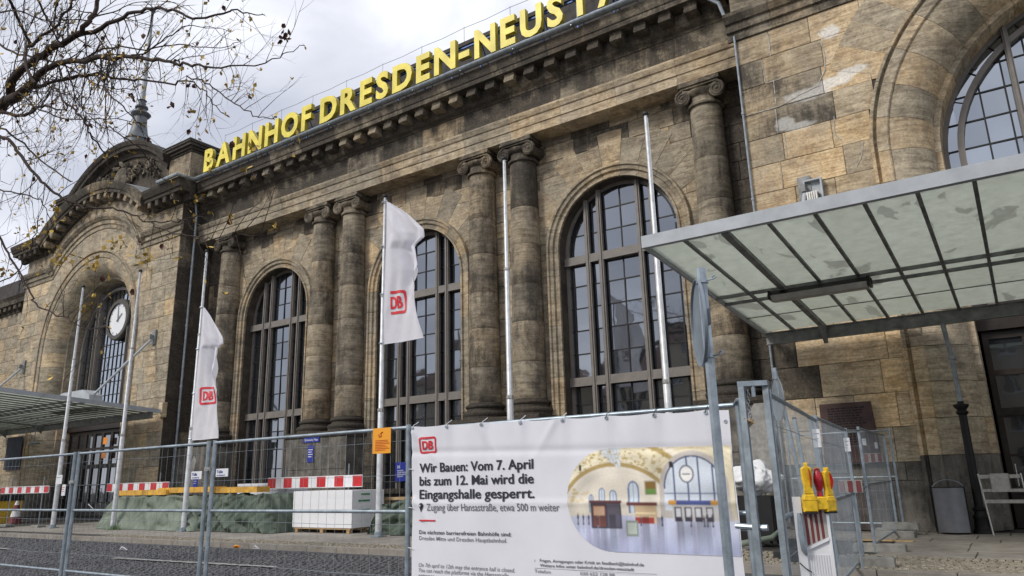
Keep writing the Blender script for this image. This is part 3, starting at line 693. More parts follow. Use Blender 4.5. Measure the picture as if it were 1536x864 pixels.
# ================================================================ the two entrance pavilions
PY = 19.5; ZS = 9.28
def pavilion(cx, label, right):
    P_ = thing('entrance_pavilion', label, 'station building', (cx, PY, 0))
    xl, xr = cx-8.4, cx+8.4; rs = random.Random(77 if right else 55)
    so, oc, li = (.20, .45, .74) if right else (.26, .24, .66)
    y1 = PY+.02
    mb = MB(); arch_wall(mb, xl, xr, 0, 16.0, [(cx, 4.9, ZS, -.2)], y1, 20.6)
    fz = [arc_pt(cx, 9.15, 8.45, math.radians(a_)) for a_ in range(180-52, 51, -4)]
    mb.add([(p[0], y1-.004, p[1]) for p in fz]+[(p[0], y1-.004, 14.6) for p in fz], [(i, i+1, len(fz)+i+1, len(fz)+i) for i in range(len(fz)-1)])
    for x in (xl, xr): mb.add([(x, y1, 0), (x, 24, 0), (x, 24, 16), (x, y1, 16)], [(0, 1, 2, 3)])
    wall = build('wall', mb, 'mortar', P_)
    zl = [GZ, 1.24, 1.66]+[1.66+.8067*k for k in range(1, 16)]
    hole = [(cx, 5.25, ZS)]
    def sf(x, z):
        s_ = so+.10*math.sin(x*2.1+z*1.3)
        if right and x < xl+2.2: s_ += (.30 if z > 10.2 else .18 if z < 4.2 else .05)+(.16 if x < xl+1.0 else 0)
        if z > 12.6: s_ += .08
        if z < 1.24: s_ += .3
        return s_
    vis_r = xr if not right else cx+1.2
    def is_low(z): return z < 1.66
    FX = None; cf = None
    if right:
        FX = {16: [-4.09, -3.0], 15: [-4.35, -2.75], 14: [-4.12, -2.85], 13: [-4.15, -2.65], 12: [-4.06, -2.8], 11: [-4.2, -2.6], 10: [-3.9, -2.9], 9: [-4.3, -3.1], 8: [-3.9, -2.7], 5: [-4.4, -2.3], 4: [-3.9, -2.5], 3: [-4.1, -3.2, -2.27], 2: [-3.6, -2.45], 1: [-4.2, -3.0, -2.3], 0: [-3.9, -2.7]}
        def cf(x, z, c):
            s_, o_, l_ = c
            if z > 13 and x < -3: s_, o_, l_ = .46, .35, .5
            elif 10.6 < z < 13 and x < -2.9: s_, o_, l_ = (.52, .2, .46) if x < -4.2 or z < 12 else (.47, .3, .48)
            elif 9.7 < z < 10.6: s_, o_, l_ = (.16, .95, .6) if -4.1 < x else (.3, .8, .5)
            elif 8.9 < z < 9.8: s_, o_, l_ = (.2, .8, .6)
            elif 8 < z < 8.95: s_, o_, l_ = (.35, .6, .52)
            elif z > 10.6: s_, o_, l_ = (.22, .6, .66)
            elif 3.3 < z < 4.9 and x < -4.3: s_, o_, l_ = (.6, .2, .4)
            elif 1.66 < z < 5: s_, o_, l_ = (.2, .62+.2*math.sin(x*5+z*3), .58)
            if z < 4.9 and x > -4.3: l_ *= 1.42; o_ = min(1, o_+.12)  # yellower stone here; lightness also raised in its colour against the canopy's shade
            return (s_, o_, l_*1.16+.03)
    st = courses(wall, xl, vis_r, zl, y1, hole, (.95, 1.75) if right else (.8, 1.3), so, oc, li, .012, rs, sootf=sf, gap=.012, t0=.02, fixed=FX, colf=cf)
    # the plinth is of grey granite
    for o in st:
        if root_loc(o).z < 1.66: o.material_slots[0].link = 'OBJECT'; o.material_slots[0].material = MATS['granite']
    # upper wall between ledge and cornice
    courses(wall, xl, vis_r, [13.76, 14.62, 15.3, 16.0], y1, [(cx, 7.2, ZS)], (1.1, 1.9), .38, .3, .5, .02, rs, sootf=lambda x, z: .42)
    # side walls towards the hall (and away from it), black with soot
    for x, sg in ((xr, 1), (xl, -1)):
        if right and sg > 0: continue
        flip = 0
        for za, zb in zip(zl+[14.6, 15.4], zl[1:]+[14.6, 15.4, 16.0]):
            if zb <= za: continue
            flip ^= 1
            for ya, yb in (((PY, 20.25), (20.25, 21.3)) if flip else ((PY, 20.6), (20.6, 21.3))):
                mb = MB(); mb.prism([(ya+.008, za+.008), (yb-.008, za+.008), (yb-.008, zb-.008), (ya+.008, zb-.008)], x+sg*(.0+rs.uniform(0, .012)), x-sg*.05, 'x', .01)
                build('stone', mb, 'stone', wall, color=(.66+rs.uniform(-.1, .1), .1, .44), loc=(x, (ya+yb)/2, (za+zb)/2))
    # arch: outer moulding with groove, rolled ring, inner reveal
    R0 = 4.85
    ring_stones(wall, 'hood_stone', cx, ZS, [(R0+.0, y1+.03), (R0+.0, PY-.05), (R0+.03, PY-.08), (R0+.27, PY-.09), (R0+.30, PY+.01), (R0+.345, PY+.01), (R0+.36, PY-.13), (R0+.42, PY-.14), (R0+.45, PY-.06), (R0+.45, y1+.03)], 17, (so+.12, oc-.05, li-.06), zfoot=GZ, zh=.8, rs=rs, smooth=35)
    roll = [(R0-.003, PY-.02)]+[(3.94+.905*math.cos(a)**.9 if math.cos(a) > 0 else 3.94, PY-.02+.82*math.sin(a)) for a in [PI/2*k/7 for k in range(8)]]
    roll = [(R0-.003, y1+.9), (R0-.003, PY-.02)]+[(3.94+(R0-.003-3.94)*(1-math.sin(PI/2*k/7)**1.1)*1.0, PY-.02+.84*(1-math.cos(PI/2*k/7)**1.15)) for k in range(1, 8)]+[(3.94, y1+.9)]
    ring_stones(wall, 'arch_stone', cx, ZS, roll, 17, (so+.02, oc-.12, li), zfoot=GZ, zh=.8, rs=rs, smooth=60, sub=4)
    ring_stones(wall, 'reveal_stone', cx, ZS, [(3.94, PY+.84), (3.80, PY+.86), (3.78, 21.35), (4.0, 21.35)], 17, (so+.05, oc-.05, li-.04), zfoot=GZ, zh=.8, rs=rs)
    # flat voussoirs between hood and archivolt
    ring_stones(wall, 'voussoir', cx, ZS, [(R0+.455, y1+.01), (R0+.455, PY-.012), (6.56, PY-.012), (6.56, y1+.01)], 21, (so, oc-.05, li), a0=math.radians(24), a1=math.radians(156), rs=rs)
    ring_stones(wall, 'frieze_stone', cx, ZS, [(7.305, y1+.01), (7.305, PY-.01), (8.22, PY-.01), (8.22, y1+.01)], 13, (so+.18, oc-.05, li-.06), a0=math.radians(48), a1=math.radians(132), rs=rs)
    # archivolt and ledge (the architrave bends round the arch)
    av = [(6.55, y1), (6.55, PY-.06), (6.78, PY-.07), (6.80, PY-.14), (7.02, PY-.15), (7.04, PY-.22), (7.18, PY-.34), (7.30, PY-.36), (7.30, y1)]
    aA = math.asin((13.80-ZS)/6.6)
    ring_stones(wall, 'archivolt_stone', cx, ZS, av, 11, (so+.22, oc-.15, li-.08), a0=aA, a1=PI-aA, rs=rs)
    dx = 6.6*math.cos(aA); led = [(y1, 13.77), (PY-.06, 13.77), (PY-.07, 14.02), (PY-.14, 14.03), (PY-.15, 14.27), (PY-.22, 14.28), (PY-.34, 14.44), (PY-.36, 14.54), (y1, 14.54)]
    for a, b in ((xl-.0, cx-dx+.12), (cx+dx-.12, xr)): run_blocks(wall, 'ledge_stone', led, a-(.16 if a == xl else 0), b+(.16 if b == xr else 0), 1.3, (.55 if right else .42, .2, .47), rs=rs)
    # main cornice: straight ends, swept over the arch
    zc, RC = 9.15, 9.2; ck = 5.75; aC = math.acos(ck/ (RC-.2))
    cor = [(-.12, PY+.1), (-.95, PY+.1), (-.95, PY-.12), (-.62, PY-.20), (-.60, PY-.66), (-.44, PY-.67), (-.40, PY-.74), (-.14, PY-.86), (.0, PY-.88), (.0, PY+.1)]
    z_at = zc+RC*math.sin(aC)
    ring_stones(P_, 'cornice_stone', cx, zc, [(RC+a, b) for a, b in cor], 13, (.60, .2, .46), a0=aC, a1=PI-aC, rs=rs)
    st_ = [(b, 16.45+a) for a, b in cor]
    xk = cx+RC*math.cos(aC)
    for a, b in ((xl-.83, 2*cx-xk), (xk, xr+.83)): run_blocks(P_, 'cornice_stone', st_, a, b, 1.6, (.74, .1, .42), rs=rs)
    # modillions
    mm = MB(); mm.box(-.15, .15, -.60, .05, -.30, 0); mm.box(-.13, .13, -.62, -.58, -.24, -.04); me_ = mm.mesh('modillion', 'stone')
    for k in range(15):
        a = aC+.05+(PI-2*aC-.1)*k/14
        put(me_, 'modillion', P_, (cx+(RC-.60)*math.cos(a), PY-.02, zc+(RC-.60)*math.sin(a)), (.5, .2, .5), (0, PI/2-a, 0))
    for sgn in (-1, 1):
        for k in range(4):
            x = cx+sgn*(ck+.55+.68*k); put(me_, 'modillion', P_, (x, PY-.02, 15.85), (.6, .2, .45))
    # body and curved lead roof over the cornice
    mb = MB()
    nn = 24; pts = [(xl, 16.4), (2*cx-xk, 16.42)]+[(cx+(RC-.02)*math.cos(PI-aC-(PI-2*aC)*k/nn), zc+(RC-.02)*math.sin(PI-aC-(PI-2*aC)*k/nn)) for k in range(nn+1)]+[(xk, 16.42), (xr, 16.4)]
    mb.add([(x, PY-.7, z) for x, z in pts]+[(x, 20.9, max(z, 16.5)+.25) for x, z in pts], [(i, i+1, len(pts)+i+1, len(pts)+i) for i in range(len(pts)-1)])
    build('roof_apron', mb, 'lead', P_, smooth=40)
    box_obj('back_wall', P_, 'mortar', xl+.02, xr-.02, 22.4, 34, 0, 18)
    # attic with a segmental gable
    AY = 20.6; ax = cx-.1; ZC, RA = 13.3, 8.0; aa = math.acos(5.2/RA)
    mb = MB(); Q = [(ax-5.2, 16.2)]+[arc_pt(ax, ZC, RA-.3, PI-aa-(PI-2*aa)*k/20) for k in range(21)]+[(ax+5.2, 16.2)]
    mb.prism(Q, AY, AY+1.6, 'y'); build('gable_wall', mb, 'stone', P_, color=(.66, .2, .42))
    ring_stones(P_, 'gable_stone', ax, ZC, [(RA-.75, AY+.1), (RA-.75, AY-.12), (RA-.42, AY-.2), (RA-.40, AY-.52), (RA-.22, AY-.55), (RA-.18, AY-.62), (RA, AY-.72), (RA+.06, AY-.72), (RA+.06, AY+1.7), (RA-.3, AY+1.7)], 13, (.70, .1, .42), a0=aa-.02, a1=PI-aa+.02, rs=rs)
    # carved cartouche with garlands in the gable
    cv = MB(); rv = random.Random(8)
    for sg in (-1, 1):
        for k in range(46):
            t = k/45; x = ax+sg*(.7+3.4*t); z = 18.5+1.0*math.sin(t*PI*.95)*.8+.5*(1-t)+rv.uniform(-.35, .35); r = .17-.05*t
            pts = [(x+rv.uniform(-.2, .2), AY-.05-rv.uniform(0, .24), z+rv.uniform(-.25, .25)) for _ in range(4)]
            cv.tube(pts, [r*.35, r*.6, r*.5, r*.15], 6)
    cv.lathe([(0, AY-.34), (.3, AY-.32), (.55, AY-.2), (.75, AY-.22), (.85, AY-.12), (.85, AY+.05)], (ax, 0, 19.3), 20, 'y', cap=False)
    for k in range(10):
        a = k*PI/5; cv.tube([(ax+.8*math.cos(a), AY-.15, 19.3+.8*math.sin(a)), (ax+1.15*math.cos(a+.3), AY-.25, 19.3+1.0*math.sin(a+.3)), (ax+.95*math.cos(a+.7), AY-.1, 19.3+.9*math.sin(a+.7))], [.12, .16, .05], 6)
    build('carving', cv, 'stone', P_, smooth=60, color=(.55, .2, .5))
    mb = MB(); mb.sweep([(lambda u, v, x=x: (ax+x, u, v+16.9-.02*x*x)) for x in [-4+.5*k for k in range(17)]], [(AY+.05, .2), (AY-.5, .2), (AY-.55, .6), (AY-.3, .85), (AY+.05, 1.0)]); build('gable_ledge', mb, 'stone', P_, smooth=30, color=(.8, .05, .4))
    for sg in (-1, 1):
        x0 = ax+sg*5.15; x1 = ax+sg*7.2; mb = MB(); mb.box(x0, x1, AY-.15, AY+2.2, 16.3, 19.1); build('attic_block', mb, 'stone', P_, color=(.5, .3, .46))
        mb = MB(); xm, hw = (x0+x1)/2, abs(x1-x0)/2
        for e_, za, zb in ((.06, 19.103, 19.22), (.16, 19.22, 19.36), (.28, 19.36, 19.52), (.34, 19.52, 19.66)): mb.box(xm-hw-e_, xm+hw+e_, AY-.15-e_, AY+2.2+e_, za, zb)
        build('attic_cap', mb, 'stone', P_, color=(.85, .1, .4))
        mb = MB(); mb.box(xm-hw-.05, xm+hw+.05, AY-.2, AY+2.2, 16.3, 16.9); build('attic_plinth', mb, 'stone', P_, color=(.7, .1, .42))
        mb = MB(); mb.box(xm-hw-.36, xm+hw+.36, AY-.53, AY+2.55, 19.66, 19.69); build('attic_flashing', mb, 'lead', P_)
    mb = MB(); mb.tube([(xr-.9, PY-.98, 16.52), (xr+.87, PY-.98, 16.52), (xr+.87, 19.45, 16.55)] if not right else [(xl+.9, PY-.98, 16.52), (xl-.87, PY-.98, 16.52), (xl-.87, 19.45, 16.55)], .10, 8)
    build('gutter', mb, 'zinc_pipe', P_, smooth=40)
    # finial with flag mast on the gable
    fx, fy = ax+.15, AY+.5
    mb = MB(); mb.lathe([(0, 21.1), (.95, 21.1), (.95, 21.5), (1.0, 21.55), (.75, 21.62), (.72, 22.0), (.78, 22.05), (.62, 22.2), (.50, 22.6), (.40, 23.2), (.38, 23.6), (.52, 23.72), (.58, 23.82), (.50, 23.92), (.34, 23.98), (.30, 24.15), (.38, 24.25), (.36, 24.35), (.22, 24.45), (.20, 24.7), (.26, 24.76), (.14, 24.85), (0, 24.85)], (fx, fy, 0), 16, cap=False)
    build('finial', mb, 'dark_lead', P_, smooth=30)
    mb = MB(); mb.tube([(fx, fy, 24.8), (fx, fy, 28), (fx, fy, 31.1)], [.15, .115, .075], 10); mb.lathe([(0, 31.1), (.16, 31.15), (.18, 31.25), (.1, 31.38), (0, 31.4)], (fx, fy, 0), 10, cap=False)
    build('mast', mb, 'lead', P_, smooth=40)
    # great window and doors
    WY = 21.12; RW = 3.80; zsill = 5.15
    win = bpy.data.objects.new('window', None); COL.objects.link(win); win.parent = P_; win.location = Vector((cx, WY, zsill))-root_loc(P_)
    fr = MB(); pr = [(RW-.12, WY-.08), (RW+.03, WY-.08), (RW+.03, WY+.08), (RW-.12, WY+.08)]
    F_ = [lambda r, y: (cx-r, y, zsill)]+[(lambda r, y, a=PI-PI*k/36: (cx+r*math.cos(a), y, ZS+r*math.sin(a))) for k in range(37)]+[lambda r, y: (cx+r, y, zsill)]
    fr.sweep(F_, pr); build('frame', fr, 'mullion_paint', win, smooth=30)
    RI = 3.38; fr = MB(); pr = [(RI-.075, WY-.17), (RI+.075, WY-.17), (RI+.075, WY+.05), (RI-.075, WY+.05)]; fr.sweep(F_, pr); build('inner_frame', fr, 'mullion_paint', win, smooth=30)
    for o in (-1.95, -1.62, 1.62, 1.95) if not right else (-1.98, 1.98):
        z1 = ZS+math.sqrt(RW**2-o*o)-.06; m_ = MB(); m_.box(cx+o-.07, cx+o+.07, WY-.2, WY+.06, zsill, z1); m_.box(cx+o-.03, cx+o+.03, WY-.25, WY-.2, zsill, z1); build('mullion', m_, 'mullion_paint', win)
    bar = MB(); stp = .55 if right else .43
    k = -int(RI/stp)
    xs = []
    while k*stp < RI:
        x = k*stp
        if abs(x) < RI-.1: xs.append(x); zt = ZS+math.sqrt(max(.02, (RI-.06)**2-x*x)); bar.box(cx+x-.02, cx+x+.02, WY-.035, WY+.03, zsill, zt)
        k += 1
    zr = [zsill+.72*k for k in range(11)]
    for z in zr[1:]:
        hw = RW-.1 if z < ZS else math.sqrt(max(.01, (RW-.1)**2-(z-ZS)**2))
        if z > ZS+2.2: hw = math.sqrt(max(.01, (RI-.06)**2-(z-ZS)**2))
        bar.box(cx-hw, cx+hw, WY-.03, WY+.025, z-.02, z+.02)
    for d in (25, 38, 50, 62, 75, 90, 105, 118, 130, 142, 155):
        a = math.radians(d); bar.tube([(cx+RI*math.cos(a), WY, ZS+RI*math.sin(a)), (cx+RW*math.cos(a), WY, ZS+RW*math.sin(a))], .022, 4)
    build('glazing_bars', bar, 'black_iron', win)
    g = 'glass_bright' if right else 'glass_bright'; rg = random.Random(5); ed = [-RW+.05, -RI]+xs+[RI, RW-.05]
    pane_mb = MB(); cnt = 0; zz = zr+[zr[-1]+.72]
    for xa, xb in zip(ed, ed[1:]):
        for za, zb in zip(zz, zz[1:]):
            L = [(xa+(xb-xa)*k/3, min(zb, ZS+math.sqrt(max(0, (RW-.06)**2-(xa+(xb-xa)*k/3)**2)))) for k in range(4)]
            if max(p[1] for p in L) < za+.06: continue
            poly = [(xa, za), (xb, za)]+[(x, max(z, za+.002)) for x, z in reversed(L)]
            big = right and xa < -.2
            if big:
                m2 = MB(); m2.prism([(x-(xa+xb)/2, z-(za+zb)/2) for x, z in poly], -.004, .004, 'y'); me = m2.mesh('pane', g)
                put(me, 'pane', win, (cx+(xa+xb)/2, WY+.005, (za+zb)/2), None, (rg.gauss(0, .009), 0, rg.gauss(0, .010)))
            else: pane_mb.prism([(cx+x, z) for x, z in poly], WY+.001, WY+.009, 'y')
    build('panes', pane_mb, g, win, kind='stuff')
    # door screen of dark wood below the canopy
    box_obj('door_lintel', P_, 'dark_wood', cx-3.79, cx+3.79, WY-.22, WY+.3, 4.70, 5.14)
    for k in range(8):
        x0 = cx-3.72+.93*k; d = bpy.data.objects.new('door', None); COL.objects.link(d); d.parent = P_; d.location = Vector((x0+.46, WY, GZ))-root_loc(P_)
        f_ = MB()
        for a, b, c_, e_ in ((x0, x0+.13, GZ, 4.69), (x0+.80, x0+.925, GZ, 4.69), (x0+.13, x0+.80, GZ, .85), (x0+.13, x0+.80, 2.62, 2.84), (x0+.13, x0+.80, 3.62, 3.74), (x0+.13, x0+.80, 4.5, 4.69), (x0+.13, x0+.8, 1.72, 1.78)): f_.box(a, b, WY-.06, WY+.04, c_, e_)
        f_.box(x0+.2, x0+.74, WY-.085, WY-.05, .3, .75); f_.box(x0+.02, x0+.9, WY-.10, WY-.06, 2.66, 2.8)
        build('leaf', f_, 'dark_wood', d)
        gl = MB(); gl.box(x0+.12, x0+.81, WY-.01, WY+.0, .86, 4.5); build('pane', gl, 'glass_dark' if right else ('glass' if k > 3 else 'glass_dark'), d)
        h_ = MB(); h_.tube([(x0+.18, WY-.12, 1.05), (x0+.18, WY-.12, 1.55)], .015, 6); h_.box(x0+.165, x0+.195, WY-.12, WY-.05, 1.05, 1.08); h_.box(x0+.165, x0+.195, WY-.12, WY-.05, 1.52, 1.55); build('handle', h_, 'steel_bright', d)
    return P_
pavL = pavilion(-41.6, 'left sandstone pavilion of the station with curved gable, mast and clock window', False)
pavR = pavilion(3.33, 'right sandstone pavilion of the station with huge arched window above the glass canopy', True)
mbp = mb = MB(); mb.tube([(-5.02, 19.42, 13.9), (-5.02, 19.42, .3)], .032, 8)
for z in (11.4, 8.8, 6.2): mb.lathe([(.032, z-.03), (.05, z-.03), (.05, z+.03), (.032, z+.03)], (-5.02, 19.42, 0), 8, cap=False)
build('lightning_rod', mb, 'zinc_pipe', pavR, smooth=40)
# pale repair mortar smeared over the joints of the right pavilion
def smear(pts, y=19.474, w=.03, seed=1):
    r = random.Random(seed); mb = MB(); L = []
    for (x0, z0), (x1, z1) in zip(pts, pts[1:]):
        n = max(2, int(math.hypot(x1-x0, z1-z0)/.08))
        for k in range(n): t = k/n; L.append((x0+(x1-x0)*t, z0+(z1-z0)*t))
    L.append(pts[-1]); vs = []
    for i, (x, z) in enumerate(L):
        a = L[min(i+1, len(L)-1)]; b = L[max(i-1, 0)]; dx, dz = a[0]-b[0], a[1]-b[1]; d = math.hypot(dx, dz) or 1; nx, nz = -dz/d, dx/d
        w1 = w*r.uniform(.5, 1.5); w2 = w*r.uniform(.5, 1.5); vs += [(x+nx*w1, y, z+nz*w1), (x-nx*w2, y, z-nz*w2)]
    n = len(L); mb.add(vs+[(v[0], y+.03, v[2]) for v in vs], [(2*i, 2*i+1, 2*i+3, 2*i+2) for i in range(n-1)]+[(2*i, 2*i+2, 2*n+2*i+2, 2*n+2*i) for i in range(n-1)]+[(2*i+1, 2*n+2*i+1, 2*n+2*i+3, 2*i+3) for i in range(n-1)])
    return mb
simple('repair_mortar', (.46, .43, .38), .95, 0, .3, 8)
for i, (pts, w) in enumerate([([(-4.09, 13.66), (-4.09, 12.95)], .022), ([(-4.35, 12.9), (-4.33, 12.15), (-3.9, 12.15)], .02), ([(-4.1, 12.15), (-4.12, 11.34)], .02), ([(-5.0, 11.34), (-4.0, 11.34), (-3.5, 11.5), (-2.9, 11.62)], .02),
        ([(-4.15, 10.56), (-4.15, 11.3)], .02), 
        ([(-2.75, 12.9), (-2.7, 12.4), (-2.75, 12.0), (-3.0, 11.6)], .022), ([(-4.0, 9.82), (-4.0, 10.5)], .015), ([(-2.7, 10.6), (-2.75, 10.1), (-2.6, 9.9)], .02),
        ([(-4.2, 9.03), (-4.2, 9.76)], .015), ([(-2.1, 9.7), (-2.2, 9.3), (-2.35, 9.05)], .015), ([(-3.85, 8.5), (-3.78, 8.2), (-3.68, 8.0)], .012)]):
    build('repair_mortar', smear(pts, 19.476-.0003*i, w*.55, i), 'repair_mortar', pavR)
# wing that goes on to the left
box_obj('corner_stone', pavL, 'stone', -33.42, -33.12, 19.36, 19.6, 4.72, 5.42, color=(.1, .2, .8))
wing = thing('side_wing', 'low sandstone wing at the far left edge beyond the clock pavilion', 'station building', (-60, 20.5, 0))
mb = MB(); mb.box(-95, -50.0, 20.53, 30, 0, 12.9); wl = build('wall', mb, 'mortar', wing)
courses(wl, -62, -50.02, [GZ]+[.12+.8*k for k in range(1, 16)]+[12.9], 20.53, (), (.9, 1.5), .3, .3, .55, .02, random.Random(9))
rw = random.Random(19)
run_blocks(wing, 'cornice_stone', [(20.9, 12.9), (20.45, 12.9), (20.4, 13.25), (20.0, 13.35), (19.95, 13.6), (19.8, 13.8), (20.9, 13.9)], -90, -50.02, 2.2, (.6, .2, .45), rs=rw)
mm = MB(); mm.box(-.16, .16, -.32, 0, -.25, 0); me_ = mm.mesh('modillion', 'stone')
for k in range(16): put(me_, 'modillion', wing, (-50.6-.72*k, 20.4, 13.3), (.6, .2, .45))
mb = MB(); mb.box(-95, -50.0, 20.3, 21, 13.9, 15.1); build('parapet', mb, 'slate', wing)
mb = MB(); mb.prism([(20.9, 14.9), (25.5, 17.2), (30, 14.9), (30, 13), (20.9, 13)], -95, -50.02, 'x'); build('roof', mb, 'slate', wing)
# ---- clock in the left pavilion's window
clk = thing('station_clock', 'round white station clock in a dark rim hung before the left arched window', 'clock', (-41.05, 20.93, 10.78))
mb = MB(); mb.lathe([(.93, 20.80), (1.14, 20.80), (1.20, 20.86), (1.20, 21.05), (1.0, 21.06), (.93, 20.9)], (-41.05, 0, 10.78), 40, 'y', cap=False); mb.lathe([(0, 21.04), (1.1, 21.04)], (-41.05, 0, 10.78), 40, 'y', cap=False); build('rim', mb, 'clock_rim', clk, smooth=40)
mb = MB(); mb.lathe([(0, 20.89), (.95, 20.89), (.95, 20.95), (0, 20.95)], (-41.05, 0, 10.78), 40, 'y', cap=False); build('dial', mb, 'clock_white', clk)
for k in range(12):
    a = k*PI/6; c_, s_ = math.sin(a), math.cos(a); r0, r1, w = (.78, .88, .018 if k % 3 else .03)
    mb = MB(); mb.prism([(-41.05+r0*c_-w*s_, 10.78+r0*s_+w*c_), (-41.05+r0*c_+w*s_, 10.78+r0*s_-w*c_), (-41.05+r1*c_+w*s_, 10.78+r1*s_-w*c_), (-41.05+r1*c_-w*s_, 10.78+r1*s_+w*c_)], 20.875, 20.888, 'y'); build('hour_mark', mb, 'print_grey', clk)
for a, r1, w, nm in ((math.radians(52), .5, .035, 'hour_hand'), (math.radians(-6), .8, .028, 'minute_hand')):
    c_, s_ = math.sin(a), math.cos(a); r0 = -.15
    mb = MB(); mb.prism([(-41.05+r0*c_-w*s_, 10.78+r0*s_+w*c_), (-41.05+r0*c_+w*s_, 10.78+r0*s_-w*c_), (-41.05+r1*c_+w*s_*.6, 10.78+r1*s_-w*c_*.6), (-41.05+r1*c_-w*s_*.6, 10.78+r1*s_+w*c_*.6)], 20.85-w*.2, 20.87-w*.2, 'y'); build(nm, mb, 'print_grey', clk)
mb = MB(); mb.tube([(-43.2, 21.0, 10.6), (-39.2, 21.0, 10.95)], .05, 6); build('bracket', mb, 'clock_rim', clk)

# ================================================================ lettering on the roof edge
sign = thing('name_sign', 'yellow raised letters BAHNHOF DRESDEN-NEUSTADT standing on the roof edge', 'sign', (-19, 19.9, 16.8))
def word(body, x0, x1, z=17.06, cap=1.13):
    size = cap/.69; adv = []
    vs_all = []
    for ch in body:
        v, f = text_shape(ch, size, .10, .036*size, 1.); vs_all.append((ch, v, f))
    w = [max(p[0] for p in v)-min(p[0] for p in v) for _, v, _ in vs_all]
    gap = .23; kx = (x1-x0-gap*(len(body)-1))/sum(w); vs_all = [(c_, [(p[0]*kx, p[1], p[2]) for p in v], f) for c_, v, f in vs_all]; w = [q*kx for q in w]; x = x0
    for (ch, v, f), wi in zip(vs_all, w):
        mn = min(p[0] for p in v); mb = MB()
        mb.add([(x+p[0]-mn, 19.9-p[2], z+p[1]) for p in v], f)
        me = mb.mesh('letter', ['letter_yellow', 'letter_side'], 0, (x, 19.9, z))
        for p in me.polygons: p.material_index = 0 if abs(p.normal.y) > .5 else 1
        o = bpy.data.objects.new('letter', me); COL.objects.link(o); o.parent = sign; o.location = Vector((x, 19.9, z))-root_loc(sign)
        o['label'] = 'yellow letter '+ch if ch != '-' else 'yellow hyphen'
        x += wi+gap
word('BAHNHOF', -32.2, -24.10); word('DRESDEN', -23.50, -15.76); word('-', -15.60, -15.08); word('NEUSTADT', -14.83, -6.1)
mb = MB()
for z in (17.12, 17.9): mb.box(-32.3, -6.0, 20.04, 20.10, z-.03, z+.03)
build('rail', mb, 'blue_steel', sign)
for k in range(19):
    x = -31.8+1.42*k; mb = MB(); mb.box(x-.03, x+.03, 20.10, 20.16, 16.62, 18.0); mb.tube([(x, 20.14, 17.9), (x, 20.95, 16.62)], .03, 4); build('bracket', mb, 'blue_steel', sign)
# ================================================================ ground, road, pavement
def kerb_y(x): return 12.0+.01*math.sin(x*.8)
mb = MB(); mb.add([(-400, -300, -.02), (300, -300, -.02), (300, 400, -.02), (-400, 400, -.02)], [(0, 1, 2, 3)]); build('ground', mb, 'ground_dirt', kind='structure')
mb = MB(); mb.add([(-120, -14, -.004), (60, -14, -.004), (60, 12.6, -.004), (-120, 12.6, -.004)], [(0, 1, 2, 3)]); road = build('road', mb, 'asphalt', kind='structure')
# cobbles of the street, laid in slightly wavy rows
rc = random.Random(2); mb = MB()
y = 6.0
while y < 11.72:
    d = .155; x = -31-rc.random()*.15
    while x < -4.0:
        w = rc.uniform(.13, .2)
        if not (x > -9 and y < 7.2):
            h = .012+rc.random()*.014; g = .012; yy = y+.04*math.sin(x*.6+y); t1, t2, t3, t4 = [rc.uniform(-.006, .006) for _ in range(4)]; i = .022
            mb.add([(x+g, yy+g, -.01), (x+w-g, yy+g, -.01), (x+w-g, yy+d-g, -.01), (x+g, yy+d-g, -.01), (x+g+i, yy+g+i, h+t1), (x+w-g-i, yy+g+i, h+t2), (x+w-g-i, yy+d-g-i, h+t3), (x+g+i, yy+d-g-i, h+t4)],
                   [(4, 5, 6, 7), (0, 1, 5, 4), (1, 2, 6, 5), (2, 3, 7, 6), (3, 0, 4, 7)])
        x += w
    y += d
build('cobbles', mb, 'cobble', road, kind='stuff')
mb = MB(); rl = random.Random(6); n = 60
for (xa, ya, xb, yb, w) in ((-16.9, 9.10, -11.8, 9.36, .085), (-21.0, 7.0, -17.6, 6.9, .07), (-30, 9.9, -22.5, 9.3, .06)):
    P = []
    for k in range(n+1):
        t = k/n; P.append((xa+(xb-xa)*t, ya+(yb-ya)*t, w*(.55+.6*rl.random())))
    mb.add([(x, y-w_, .036) for x, y, w_ in P]+[(x, y+w_, .036) for x, y, w_ in P], [(i, i+1, n+2+i, n+1+i) for i in range(n)])
build('lane_marking', mb, 'road_line', road)
# pavement slab body
mb = MB(); xs = [-120, -9.5, -1.2, 60]; mb.prism([(-120, 12.15), (60, 12.15), (60, 23), (-120, 23)], .094, -.3, 'z'); pav = build('pavement', mb, 'ground_dirt', kind='structure')
rk = random.Random(12); x = -42.0
while x < 5:
    L = rk.uniform(.95, 1.15); y0, y1 = kerb_y(x), kerb_y(x+L); mb = MB()
    mb.prism([(x+.008, y0), (x+L-.008, y1), (x+L-.008, y1+.17), (x+.008, y0+.17)], .125+rk.uniform(-.006, .004), -.1, 'z', .012)
    build('kerb_stone', mb, 'paving', pav, loc=(x, y0, .1)); x += L
